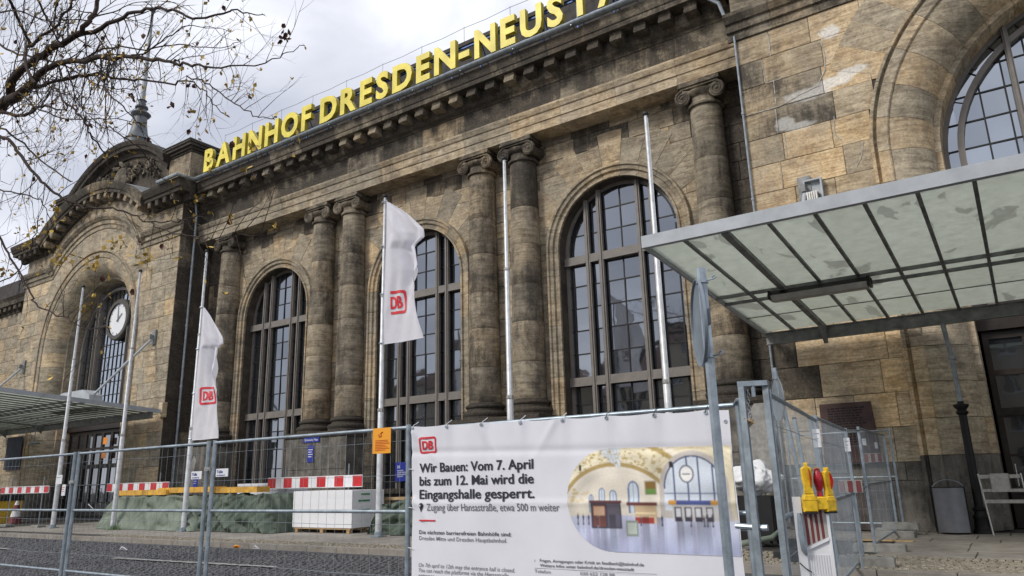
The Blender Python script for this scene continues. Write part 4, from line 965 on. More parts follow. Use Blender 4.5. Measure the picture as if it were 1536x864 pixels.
# small mosaic setts near the kerb and as the ground of the forecourt
mb = MB(); rm_ = random.Random(33)
def mosaic(x0, x1, y0f, y1f, d=.105):
    j = 0; y = min(y0f(x0), y0f(x1))
    while y < max(y1f(x0), y1f(x1)):
        x = x0-(j % 2)*d/2
        while x < x1:
            w = d*rm_.uniform(.93, 1.07); yy = y+.012*math.sin(x*1.3)
            if y0f(x) < yy < y1f(x)-d*.5:
                h = .106+rm_.random()*.014; g = .009; i = .012
                mb.add([(x+g, yy+g, .09), (x+w-g, yy+g, .09), (x+w-g, yy+d-g, .09), (x+g, yy+d-g, .09), (x+g+i, yy+g+i, h), (x+w-g-i, yy+g+i, h), (x+w-g-i, yy+d-g-i, h), (x+g+i, yy+d-g-i, h)],
                       [(4, 5, 6, 7), (0, 1, 5, 4), (1, 2, 6, 5), (2, 3, 7, 6), (3, 0, 4, 7)])
            x += w
        y += d; j += 1
mosaic(-24, 1.2, lambda x: kerb_y(x)+.19, lambda x: 14.2 if x > -2.35 else 17.0 if x > -5.2 else kerb_y(x)+.9)
build('mosaic_setts', mb, 'mosaic', pav, kind='stuff')
# large slabs before the walls
yy = 14.22
for row, dpt in enumerate((.98, .92, .88, .82, .9, .78)):
    x = -5.2-.5*(row % 2) if row > 2 else -2.36
    while x < 2:
        L = rk.uniform(1.0, 1.6); mb = MB(); mb.prism([(x+.008, yy+.008), (x+L-.008, yy+.008), (x+L-.008, yy+dpt-.008), (x+.008, yy+dpt-.008)], .116+rk.uniform(0, .006), .08, 'z', .006)
        build('paving_slab', mb, 'paving', pav, loc=(x, yy, .1)); x += L
    yy += dpt
for row in range(5):
    x = -34.0-.4*(row % 2)
    while x < -5.2:
        L = rk.uniform(1.2, 1.9); ya = 12.95+1.35*row; mb = MB(); y0 = ya
        if y0 < ya+1.0:
            mb.prism([(x+.008, y0+.008), (x+L-.008, y0+.008), (x+L-.008, ya+1.34), (x+.008, ya+1.34)], .114+rk.uniform(0, .006), .08, 'z', .006)
            build('paving_slab', mb, 'paving', pav, loc=(x, ya, .1))
        x += L
# ================================================================ glass canopies
def canopy(xl, xr, label, dens, fy=11.68):
    t = thing('entrance_canopy', label, 'canopy', (xl, 19.4, 5.0), 'glass canopies over the entrances')
    yb = 19.42; zf, zb = 5.50, 4.98                                  # glass plane: falls towards the wall
    def gz(y): return zf+(zb-zf)*(y-fy)/(yb-fy)
    # fascia channel at the street edge and slim side edges
    mb = MB(); mb.prism([(fy-.06, zf-.07), (fy-.06, zf+.15), (fy+.05, zf+.15), (fy+.05, zf+.13), (fy-.04, zf+.13), (fy-.04, zf-.05), (fy+.05, zf-.05), (fy+.05, zf-.07)], xl-.03, xr+.03, 'x'); build('fascia', mb, 'canopy_paint', t)
    for x in (xl, xr):
        mb = MB(); mb.prism([(fy-.04, zf-.06), (fy-.04, zf+.12), (yb-.02, zb+.10), (yb-.02, zb-.08)], x-.03, x+.03, 'x'); build('side_edge', mb, 'canopy_paint', t)
    # riveted wall girder
    mb = MB(); mb.box(xl+.02, xr-.02, yb-.42, yb-.40, zb-.30, zb-.03); mb.box(xl+.02, xr-.02, yb-.48, yb-.34, zb-.32, zb-.30); mb.box(xl+.02, xr-.02, yb-.46, yb-.36, zb-.03, zb-.01)
    x = xl+.1
    while x < min(xr, xl+9): mb.lathe([(.02, yb-.43), (.014, yb-.435), (0, yb-.437)], (x, 0, zb-.09 if int(x*20) % 2 else zb-.24), 6, 'y', cap=False); x += .13
    build('wall_girder', mb, 'canopy_steel', t)
    W_ = .722; n = int((xr-xl)/W_+.5); W_ = (xr-xl)/n
    ymid = (15.35, 15.9)
    for k in range(1, n):
        x = xl+k*W_; wide = (k == 2 or k == 8)
        mb = MB(); h = .11 if wide else .06; w = .06 if wide else .03
        a = [(fy+.04, gz(fy+.04)-.02), (yb-.4, gz(yb-.4)-.02), (yb-.4, gz(yb-.4)-.02-h), (fy+.04, gz(fy+.04)-.02-h*.7)]
        mb.prism(a, x-w, x+w, 'x'); build('main_beam' if wide else 'rib', mb, 'canopy_steel', t)
        if wide:
            mb = MB(); mb.box(x-.09, x+.09, 15.2, 15.5, gz(15.3)-.2, gz(15.3)-.05); mb.prism([(yb-.9, gz(yb-.9)-.13), (yb-.42, zb-.03), (yb-.42, zb-.45)], x-.05, x+.05, 'x'); build('knee', mb, 'canopy_steel', t)
    for yy_, r in zip(ymid, (.035, .028)):
        mb = MB(); mb.box(xl, xr, yy_-r, yy_+r, gz(yy_)-.09, gz(yy_)-.022); build('purlin', mb, 'canopy_steel', t)
    mb = MB(); mb.box(xl, xr, 17.42, 17.45, gz(17.4)-.03, gz(17.4)-.012); build('glass_seam', mb, 'canopy_steel', t)
    me = {}
    for k in range(n):
        for ya, yb_ in ((fy+.05, 15.35), (15.35, 15.9), (15.9, 17.43), (17.43, yb-.41)):
            x0 = xl+k*W_+.012; key = round(ya, 1)
            if key not in me:
                g = MB(); g.add([(0, ya+.005, gz(ya)), (W_-.024, ya+.005, gz(ya)), (W_-.024, yb_-.005, gz(yb_)), (0, yb_-.005, gz(yb_)), (0, ya+.005, gz(ya)+.01), (W_-.024, ya+.005, gz(ya)+.01), (W_-.024, yb_-.005, gz(yb_)+.01), (0, yb_-.005, gz(yb_)+.01)],
                    [(0, 3, 2, 1), (4, 5, 6, 7), (0, 1, 5, 4), (1, 2, 6, 5), (2, 3, 7, 6), (3, 0, 4, 7)]); me[key] = g.mesh('glass_panel', 'canopy_glass', 0, (0, ya, gz(ya)))
            put(me[key], 'glass_panel', t, (x0, ya, gz(ya)))
    # strip lamp under the glass
    lx = xl+1.15; lp = bpy.data.objects.new('strip_lamp', None); COL.objects.link(lp); lp.parent = t; lp.location = Vector((lx, 15.25, 5.0))-root_loc(t)
    mb = MB(); mb.prism([(15.12, 5.02), (15.20, 5.13), (15.36, 5.13), (15.44, 5.02)], lx, lx+1.95, 'x'); mb.box(lx+.02, lx+.06, 15.10, 15.46, 4.95, 5.13); mb.box(lx+1.9, lx+1.95, 15.10, 15.46, 4.95, 5.13); build('housing', mb, 'black_iron', lp)
    mb = MB(); mb.prism([(15.09, 5.022), (15.15, 4.92), (15.40, 4.92), (15.43, 5.018)], lx+.07, lx+1.89, 'x', .004); build("diffuser", mb, "sheet_dull", lp)
    # tie rods back to the wall
    for x in (xr-1.35, xl+1.35):
        mb = MB(); mb.tube([(x, 19.42, 8.72), (x, 16.9, 5.72)], .055, 10); mb.tube([(x, 18.3, 7.386), (x, 18.1, 7.148)], .075, 10); build('tie_rod', mb, 'canopy_paint', t, smooth=40)
        mb = MB(); mb.box(x-.16, x+.16, 19.40, 19.475, 8.35, 9.10); mb.box(x-.05, x+.05, 19.2, 19.4, 8.62, 8.82); build('wall_plate', mb, 'canopy_steel', t)
    return t
canopy(-5.0, 11.6, 'frosted glass canopy at the right with blue-grey edge and water stains', 1)
cl = canopy(-49.9, -33.24, 'ribbed grey glass canopy over the entrance under the clock', 0)
mb = MB(); mb.prism([(-38.9, 5.25), (-38.7, 5.62), (-37.3, 5.98), (-35.4, 5.98), (-34.75, 5.7), (-34.6, 5.25)], 16.75, 17.35, 'y', .01); build('rod_housing', mb, 'canopy_paint', cl)

# ================================================================ flagpoles and flags
def flagpole(x, y, h, label, rope=True):
    t = thing('flagpole', label, 'flagpole', (x, y, GZ), 'white flagpoles on the forecourt')
    mb = MB(); mb.tube([(x, y, GZ), (x, y, 3.4), (x, y, 3.42), (x, y, 6.6), (x, y, 6.62), (x, y, h)], [.085, .08, .068, .062, .052, .042], 12); build('shaft', mb, 'pole_paint', t, smooth=40)
    mb = MB(); mb.lathe([(.0, h), (.06, h), (.075, h+.04), (.06, h+.09), (0, h+.1)], (x, y, 0), 10, cap=False); mb.box(x-.01, x+.1, y-.01, y+.01, h-.05, h-.03); build('cap', mb, 'black_iron', t)
    mb = MB(); mb.box(x-.16, x+.16, y-.16, y+.16, GZ, GZ+.03); mb.lathe([(.11, GZ+.03), (.11, GZ+.12), (.09, GZ+.14)], (x, y, 0), 12, cap=False); build('base_plate', mb, 'galvanised', t)
    mb = MB(); mb.tube([(x+.07, y-.06, h-.1), (x+.085, y-.07, 5), (x+.08, y-.07, 1.6)], .006, 4); build('halyard', mb, 'sheet_white', t)
    mb = MB(); mb.lathe([(.086, 3.36), (.09, 3.38), (.09, 3.44), (.07, 3.46)], (x, y, 0), 12, cap=False); mb.lathe([(.068, 6.58), (.072, 6.6), (.072, 6.64), (.056, 6.66)], (x, y, 0), 12, cap=False); build('collar', mb, 'steel_bright', t)
    return t
flagpole(-31.0, 14.2, 9.6, 'bare white flagpole farthest left, in front of the clock pavilion')
flagpole(-27.05, 14.4, 9.6, 'bare white flagpole beside the clock, right of the entrance doors')
flagpole(-22.9, 14.5, 9.6, 'white flagpole carrying the limp flag near the corner downpipe')
flagpole(-14.28, 14.6, 9.6, 'white flagpole carrying the large flag between the left and middle windows')
flagpole(-10.0, 14.6, 9.6, 'bare white flagpole in front of the middle pair of columns')
flagpole(-5.98, 14.6, 9.6, 'bare white flagpole in front of the rightmost arched window')
def flag(x, y, zt, rows, label, logo):
    """rows: (fraction down, width, fold depth); cloth hangs from the pole side"""
    t = thing('flag', label, 'flag', (x, y, zt), 'white railway flags')
    H = rows[-1][0]; nu, nv = 64, 110
    def pt(u, z):
        for (a, wa, ea, da), (b, wb, eb, db) in zip(rows, rows[1:]):
            if a <= z <= b: k = (z-a)/(b-a) if b > a else 0; w = wa+(wb-wa)*k; e_ = ea+(eb-ea)*k; d = da+(db-da)*k; break
        else: w, e_, d = rows[-1][1:4]
        ph = 5.2*u+z*.55; fold = d*math.sin(ph)+.4*d*math.sin(11*u-z*1.3)+.22*d*math.sin(19*u+z*2.1+math.sin(z*1.7)); dg = z-.15-2.3*u; fold += .045*math.exp(-(dg/.16)**2)*min(1, u*3)-.05*math.exp(-((dg-.45)/.2)**2)*min(1, u*3)+.035*math.exp(-((z-H+.9+.9*u)/.13)**2)+.03*noise.noise(Vector((u*3, z*1.1, H)))
        return Vector((x+.09+e_+u*w, y-.02-fold*(.25+u), zt-z-.10*math.sin(u*2.2)*u*(1-z/H)))
    mb = MB(); vs = [pt(i/nu, H*j/nv) for j in range(nv+1) for i in range(nu+1)]
    mb.add(vs, [(j*(nu+1)+i, j*(nu+1)+i+1, (j+1)*(nu+1)+i+1, (j+1)*(nu+1)+i) for j in range(nv) for i in range(nu)])
    build('cloth', mb, 'flag_cloth', t, smooth=180)
    lg = MB(); u0, u1, z0, z1 = logo[:4]; base = MB(); db_logo(base, 0, 0, 1, .72, 0); base = densify(base, .035)
    dens = []
    for v in base.v:
        a = v[0]; u = u0+(u1-u0)*a; z = z1-(z1-z0)*v[2]/.72
        if u < logo[4]: u = logo[4]
        p = pt(u, z); dens.append((p.x, p.y-.012, p.z))
    lg.add(dens, [f for f in base.f]); build('logo', lg, 'print_red', t)
    hm = MB()
    for u_ in (.985, .012): hm.tube([pt(u_, H*k/40) for k in range(41)], .012, 4)
    hm.tube([pt(k/20, H-.01) for k in range(21)], .012, 4); build('hem', hm, 'flag_cloth', t, smooth=60)
    for z in (.05, H*.33, H*.66, H-.05):
        r = MB(); p = pt(0, z); r.lathe([(.09, -.02), (.10, 0), (.09, .02)], (x, y, p.z), 8, cap=False); build('ring', r, 'galvanised', t)
flag(-22.9, 14.5, 7.62, [(0, .05, 0, .02), (.35, .42, 0, .05), (1.2, 1.15, 0, .12), (1.45, 1.22, 0, .16), (1.5, .95, 0, .18), (2.4, 1.0, 0, .16), (3.4, 1.34, -.02, .08), (4.4, 1.52, -.05, .05), (4.62, 1.56, -.08, .05)], 'limp white flag with red emblem on the flagpole near the corner downpipe', (.20, .86, 2.86, 3.46, 0))
flag(-14.28, 14.6, 9.50, [(0, .05, .0, .02), (.5, .75, 0, .06), (1.1, 1.35, 0, .14), (1.35, 1.38, 0, .2), (1.55, 1.05, 0, .2), (2.2, 1.28, 0, .2), (2.9, 1.12, 0, .16), (3.6, 1.28, 0, .09), (4.30, 1.50, -.02, .05)], 'large white flag with red emblem in front of the middle arched window', (.10, .62, 2.80, 3.48, .20))

# ================================================================ construction fences
def fence_panel(x0, y0, x1, y1, zb, zt, label, mid=None, wire=.12, post_ext=.16, post_r=.027, hw=(.25, .75, 1.25, 1.6), rail_r=.019, group='mesh construction fence panels'):
    t = thing('mesh_fence', label, 'construction fence', ((x0+x1)/2, (y0+y1)/2, zb), group)
    L = math.hypot(x1-x0, y1-y0); dx, dy = (x1-x0)/L, (y1-y0)/L
    P = lambda s, z: (x0+dx*s, y0+dy*s, z)
    for z in (zt, zb) if mid is None else (zt, mid, zb):
        mb = MB(); mb.tube([P(.0, z), P(L, z)], rail_r, 10); build('rail', mb, 'galvanised', t, smooth=40)
    for s in (.02, L-.02):
        mb = MB(); mb.tube([P(s, zb-post_ext), P(s, zt+.03)], post_r, 12); build('post', mb, 'galvanised', t, smooth=40)
    mb = MB(); n = int(L/wire)
    for k in range(1, n): s = L*k/n; mb.tube([P(s, zb), P(s, zt)], .0019, 3, False)
    for h in hw:
        z = zb+h
        if z < zt: mb.tube([P(0, z), P(L*.33, z+.006), P(L*.66, z-.008), P(L, z)], .0026, 3, False)
    build('wire_mesh', mb, 'metal_grey', t, kind='stuff')
    return t
FY = 5.88
xs = (-15.86, -12.33, -8.80, -5.27)
labs = ('fence panel at the far left, showing the road below the clock entrance', 'fence panel in front of the green tarpaulins, left of the double post', 'fence panel between the double post and the banner')
for (a, b), l in zip(zip(xs, xs[1:]), labs): fence_panel(a+.048, FY, b-.048, FY, .32, 2.055, l, 1.20, .135)
fence_panel(-5.25, FY, -1.80, FY, .32, 2.03, 'fence panel that carries the printed banner', 1.20, .135)
def clamp(x, y, z, label):
    t = thing('steel_clamp', label, 'clamp', (x, y, z)); mb = MB(); mb.box(x-.06, x+.06, y-.04, y+.04, z-.025, z+.025); mb.tube([(x, y-.06, z), (x, y+.06, z)], .012, 6); build('bracket', mb, 'steel_bright', t); mb = MB(); mb.tube([(x+.035, y-.06, z-.015), (x+.035, y-.02, z-.015)], .014, 6); build('bolt', mb, 'galvanised', t)
clamp(-8.8, FY-.01, 1.72, 'white clamp on the double fence post'); clamp(-12.33, FY-.01, 1.62, 'clamp on the fence post in front of the clock entrance')
# the right-hand fence running back to the wall
r1 = fence_panel(-1.60, 5.95, -2.06, 9.70, .16, 2.11, 'nearest panel of the right fence, seen edge-on beside the banner', 1.16, .055, hw=(.3, .7, 1.3, 1.7))
r2 = fence_panel(-2.08, 9.78, -2.38, 13.34, .16, 2.15, 'second panel of the right fence, before the brown plaque', 1.14, .055, hw=(.3, .7, 1.3, 1.7))
r3 = fence_panel(-2.42, 14.74, -2.52, 18.45, .24, 2.24, 'last panel of the right fence, ending at the station wall', 1.25, .08, hw=(.3, .7, 1.3, 1.7))
mb = MB(); mb.tube([(-2.39, 13.38, 2.14), (-2.42, 14.76, 2.2)], .019, 8); mb.tube([(-2.39, 13.38, 1.14), (-2.42, 14.76, 1.22)], .019, 8); build('link_rail', mb, 'galvanised', r2, smooth=40)
r4 = fence_panel(-2.40, 18.66, -4.75, 18.9, .34, 2.36, 'short fence panel parallel to the station wall in front of the plaque', 1.34, .08, hw=(.3, .7, 1.3, 1.7))
# square gate frame with chain
t = thing('gate_frame', 'pair of tall galvanised square posts joined by a bar, with hanging chain', 'gate', (-1.68, 5.6, 0))
for x, y in ((-1.70, 5.62), (-1.545, 5.72)):
    mb = MB(); mb.box(x-.022, x+.022, y-.022, y+.022, -.0, 2.14); build('post', mb, 'galvanised', t)
mb = MB(); mb.prism([(-1.725, 5.60), (-1.52, 5.68), (-1.52, 5.74), (-1.725, 5.66)], 2.142, 2.18, 'z'); build('top_bar', mb, 'galvanised', t)
mb = MB(); mb.tube([(-1.625, 5.66, 2.14), (-1.625, 5.66, 2.06)], .016, 8); build('stub_tube', mb, 'galvanised', t, smooth=40)
mb = MB(); mb.tube([(-1.86, 5.66, 1.12), (-1.66, 5.64, 1.11)], .021, 8); mb.lathe([(.024, -1.66), (.024, -1.62), (0, -1.62)], (0, 5.64, 1.11), 8, 'x', cap=False); build('cross_tube', mb, 'galvanised', t, smooth=40)
mb = MB(); mb.tube([(-1.85, 5.88, 2.03), (-1.80, 5.80, 2.06), (-1.70, 5.66, 2.05)], .014, 8); build('hook', mb, 'galvanised', t, smooth=40)
for k in range(10):
    mb = MB(); z = 2.13-.026*k; cx_, cy_ = -1.668+.004*math.sin(k), 5.66; a = k % 2
    pts = [(cx_+.010*math.cos(q)*(1-a), cy_+.010*math.cos(q)*a, z+.018*math.sin(q)) for q in [2*PI*i/8 for i in range(9)]]; mb.tube(pts, .0035, 4, False); build('chain_link', mb, 'chain_metal', t)
mb = MB(); mb.box(-1.69, -1.65, 5.64, 5.68, 1.86, 1.89); mb.tube([(-1.70, 5.60, 1.9), (-1.66, 5.62, 1.88), (-1.68, 5.66, 1.84), (-1.64, 5.64, 1.87)], .008, 5); build('padlock', mb, 'raw_wood', t)
# leaning loose sign post behind the gate
# ---- concrete feet
def foot(x, y, z, label, L=.72, rz=0., g='concrete feet of the right fence'):
    t = thing('concrete_block', label, 'concrete foot', (x, y, z), g, 0)
    mb = MB(); mb.prism([(-L/2, -.115), (L/2, -.115), (L/2, .115), (-L/2, .115)], .145, 0, 'z', .02)
    o = build('block', MB().add([(x+v[0]*math.cos(rz)-v[1]*math.sin(rz), y+v[0]*math.sin(rz)+v[1]*math.cos(rz), z+v[2]) for v in mb.v], mb.f), 'concrete', t)
    m2 = MB(); 
    for q in (-.22, 0, .22): m2.lathe([(.03, .146), (.03, .148), (0, .148)], (x+q*math.cos(rz), y+q*math.sin(rz), z), 8, cap=False)
    build('hole', m2, 'rubber', t)
foot(-2.25, 12.6, .10, 'concrete foot nearest the camera under the right fence', .85, .05); foot(-2.36, 14.85, .10, 'concrete foot second from the kerb under the right fence', .85, -.03)
foot(-2.52, 17.9, .10, 'lower of the two stacked concrete feet at the wall', .8, -.1); foot(-2.44, 18.35, .247, 'upper of the two stacked concrete feet at the wall', .7, -.05); foot(-2.6, 18.75, .10, 'concrete foot right against the plinth of the wall', .8, 0)
mb = MB(); mb.prism([(-.55, -.08), (.55, -.11), (.55, .07), (-.55, .1)], .02, 0, 'z', .003); tag(build('plank', MB().add([(v[0]-2.6, v[1]+16.9, v[2]+.118) for v in mb.v], mb.f), 'raw_wood'), 'grey plank lying on the setts behind the concrete feet', 'plank')
for i, (x, y, l) in enumerate(((-3.35, 13.4, 'black rubber foot of the fence on the setts by the gate'), (-2.95, 12.9, 'black rubber foot lying behind the white beacon board'))):
    t = thing('rubber_foot', l, 'rubber foot', (x, y, .11)); mb = MB(); mb.prism([(x-.4, y-.2), (x+.4, y-.2), (x+.4, y+.2), (x-.4, y+.2)], .23, .105, 'z', .03); build('slab', mb, 'rubber', t); mb = MB(); mb.box(x-.06, x+.06, y-.06, y+.06, .23, .26); build('socket', mb, 'black_plastic', t)
# ---- paper notices and plates on the fences
def plate(x, z, w, h, y, mat, label, lines=0, cat='notice', g=None, text=None, lm='print_grey'):
    t = thing('notice', label, cat, (x, y, z), g); mb = MB(); mb.box(x, x+w, y-.004, y+.004, z, z+h); build('panel', mb, mat, t)
    if text:
        for (s, fx, fz, fw, fh) in text: mb = MB(); text_fit(mb, s, x+fx*w, z+fz*h, fw*w, y-.0065, .02, cap=fh*h); build('lettering', mb, lm, t)
    if lines:
        mb = MB()
        for k in range(lines): zz = z+h*(.72-.55*k/lines); mb.box(x+w*.12, x+w*(.85-.15*(k % 2)), y-.0065, y-.0045, zz, zz+h*.045)
        build('lines', mb, lm, t)
    return t
plate(-9.16, 1.60, .23, .10, FY-.03, 'sheet_white', 'small white fence plate just left of the double post', text=[('Tölle', .08, .45, .5, .35), ('www.bauzaun.de', .08, .12, .7, .18)], g='white fence plates', lm='sign_blue')
plate(-8.62, 1.62, .25, .10, FY-.03, 'sheet_white', 'small white fence plate just right of the double post', text=[('Tölle', .08, .45, .5, .35), ('www.bauzaun.de', .08, .12, .7, .18)], g='white fence plates', lm='sign_blue')
plate(-9.10, 1.50, .085, .10, FY-.03, 'sign_blue', 'tiny dark blue sticker under the left fence plate', 2, lm='sheet_white')
plate(-12.85, 1.60, .19, .14, FY-.03, 'sheet_white', 'small white plate on the fence before the clock entrance', 1, g='white fence plates')
plate(-12.62, 1.42, .11, .17, FY-.03, 'sheet_white', 'small warning tag hanging beside the leftmost fence post', 3, lm='red_paint')
o = thing('notice', 'bright orange sheet tied to the fence left of the banner', 'notice', (-5.74, FY, 1.85)); xo, zo = -5.83, 1.80
mb = MB(); mb.box(xo, xo+.265, FY-.034, FY-.028, zo, zo+.27); build('panel', mb, 'orange_sheet', o)
mb = MB()
for k in range(7): mb.box(xo+.04, xo+.04+(.19 if k < 2 else .15+.03*(k % 3)), FY-.038, FY-.036, zo+.135-.017*k, zo+.1395-.017*k)
mb.tube([(xo+.09, FY-.038, zo+.205), (xo+.10, FY-.038, zo+.175), (xo+.13, FY-.038, zo+.18), (xo+.12, FY-.038, zo+.215), (xo+.15, FY-.038, zo+.225)], .005, 4); build('print', mb, 'red_paint', o)

# ================================================================ the banner
BX0, BX1, BZ0, BZ1 = -5.245, -1.885, .42, 2.045
GRX = [-5.22+.45*k for k in range(8)]
def bfn(X, Z):
    u = (X-BX0)/(BX1-BX0); v = (Z-BZ0)/(BZ1-BZ0); d = 0.
    d += .010*math.sin(X*2.3+Z*1.1)+.006*math.sin(X*5.1-Z*3.0)
    tp = max(0, 1-(1-v)*3.2)
    for g in GRX: d += -.016*tp*math.exp(-((X-g)/.05)**2)+.0
    d += .012*tp*math.sin((X-BX0)/.45*2*PI)
    d += .010*math.exp(-((v-.845+.06*u)/.02)**2)-.008*math.exp(-((v-.53)/.018)**2)
    for x0_, z0_, x1_, z1_ in ((-4.35, 2.02, -4.05, 1.55), (-5.2, 1.98, -4.7, 1.5), (-3.5, 2.0, -3.8, 1.6), (-2.9, 2.0, -2.75, 1.6), (-5.2, 1.3, -4.9, .95)):
        L = math.hypot(x1_-x0_, z1_-z0_); tx, tz = (x1_-x0_)/L, (z1_-z0_)/L; s = (X-x0_)*tx+(Z-z0_)*tz; q = -(X-x0_)*tz+(Z-z0_)*tx
        if -.05 < s < L: d -= .013*math.exp(-(q/.035)**2)*(1-max(0, s)/L)
    return d
BY = 5.83
ban = thing('banner', 'large white printed banner about building works, laced to the fence', 'banner', ((BX0+BX1)/2, BY, BZ1))
def ztop(X): return BZ1+.012-(X-BX0)*.017-.012*abs(math.sin((X-BX0-.025)/.45*PI))
mb = MB(); nu, nv = 170, 90; vs = []
for j in range(nv+1):
    for i in range(nu+1):
        X = BX0+(BX1-BX0)*i/nu; v = j/nv; Z = BZ0+(ztop(X)-BZ0)*v; vs.append((X-.004*math.sin(Z*9)*(1 if i in (0, nu) else 0), BY+bfn(X, Z), Z))
mb.add(vs, [(j*(nu+1)+i, j*(nu+1)+i+1, (j+1)*(nu+1)+i+1, (j+1)*(nu+1)+i) for j in range(nv) for i in range(nu)])
build('sheet', mb, 'banner_cloth', ban, smooth=180)
mb = MB(); off = -.006
db_logo(mb, -5.145, 1.775, .235, .165, off+BY, bfn); build('emblem', mb, 'print_red', ban); mb = MB(); mb.box(-5.14, -4.93, BY+bfn(-5.05, 1.12)-.007, BY+bfn(-5.05, 1.12)-.005, 1.112, 1.126); build('red_rule', mb, 'print_red', ban)
TM = ['print_black']
def T(s, x, z, x1, cap, bold=.02, sh=0.):
    q = MB(); text_fit(q, s, x, z, x1-x, BY+off, bold, cap=cap, fn=bfn, shear=sh); build('text_line', q, TM[0], ban, label='line of print reading '+s)
mb = MB()
T('Wir Bauen: Vom 7. April', -5.14, 1.588, -3.75, .088, .030); T('bis zum 12. Mai wird die', -5.14, 1.458, -3.75, .088, .030); T('Eingangshalle gesperrt.', -5.14, 1.328, -3.745, .088, .030)
T('Die nächsten barrierefreien Bahnhöfe sind:', -5.145, .990, -4.01, .035, .012); T('Fragen, Anregungen oder Kritik an feedback@bahnhof.de', -3.70, .782, -2.71, .025, .006); T('Weitere Infos unter bahnhof.de/dresden-neustadt', -3.70, .742, -2.80, .025, .006)
mb.add([(x, BY+bfn(x, z)+off, z) for x, z in [(-5.115+.026*math.cos(a), 1.262+.026*math.sin(a)) for a in [-.6+(PI+1.2)*k/12 for k in range(13)]]+[(-5.115, 1.195)]], [tuple(range(14))])
build('pin_symbol', mb, 'print_black', ban); TM[0] = 'print_grey'
mb = MB(); mb.lathe([(0, BY-.02), (.009, BY-.02)], (-5.115, 0, 1.262), 10, 'y', cap=False); build('pin_dot', mb, 'banner_cloth', ban)
mb = MB(); T('Zugang über Hansastraße, etwa 500 m weiter', -5.045, 1.213, -3.48, .068, .004); T('Dresden Mitte und Dresden Hauptbahnhof.', -5.145, .932, -4.06, .037, .003)
T('On 7th april to 12th may the entrance hall is closed.', -5.145, .680, -3.98, .036, .003, .22); T('You can reach the platforms via the Hansastraße', -5.145, .632, -4.05, .036, .003, .22); T('entrance.', -5.145, .584, -4.93, .036, .003, .22)
T('Telefon', -3.76, .690, -3.59, .026, .003); T('030 652 128 88', -3.30, .690, -2.98, .026, .003)
mb.add([(x, BY+bfn(x, .725)+off, z) for x, z in ((-3.76, .726), (-2.6, .726), (-2.6, .7285), (-3.76, .7285))], [(0, 1, 2, 3)])
build('thin_rule', mb, 'print_grey', ban); mb = MB(); mb.lathe([(.017, BY-.012), (.021, BY-.012)], (-3.755, 0, .79), 14, 'y', cap=False); T('i', -3.758, .782, -3.752, .018, .01)
build('info_symbol', mb, 'print_grey', ban)
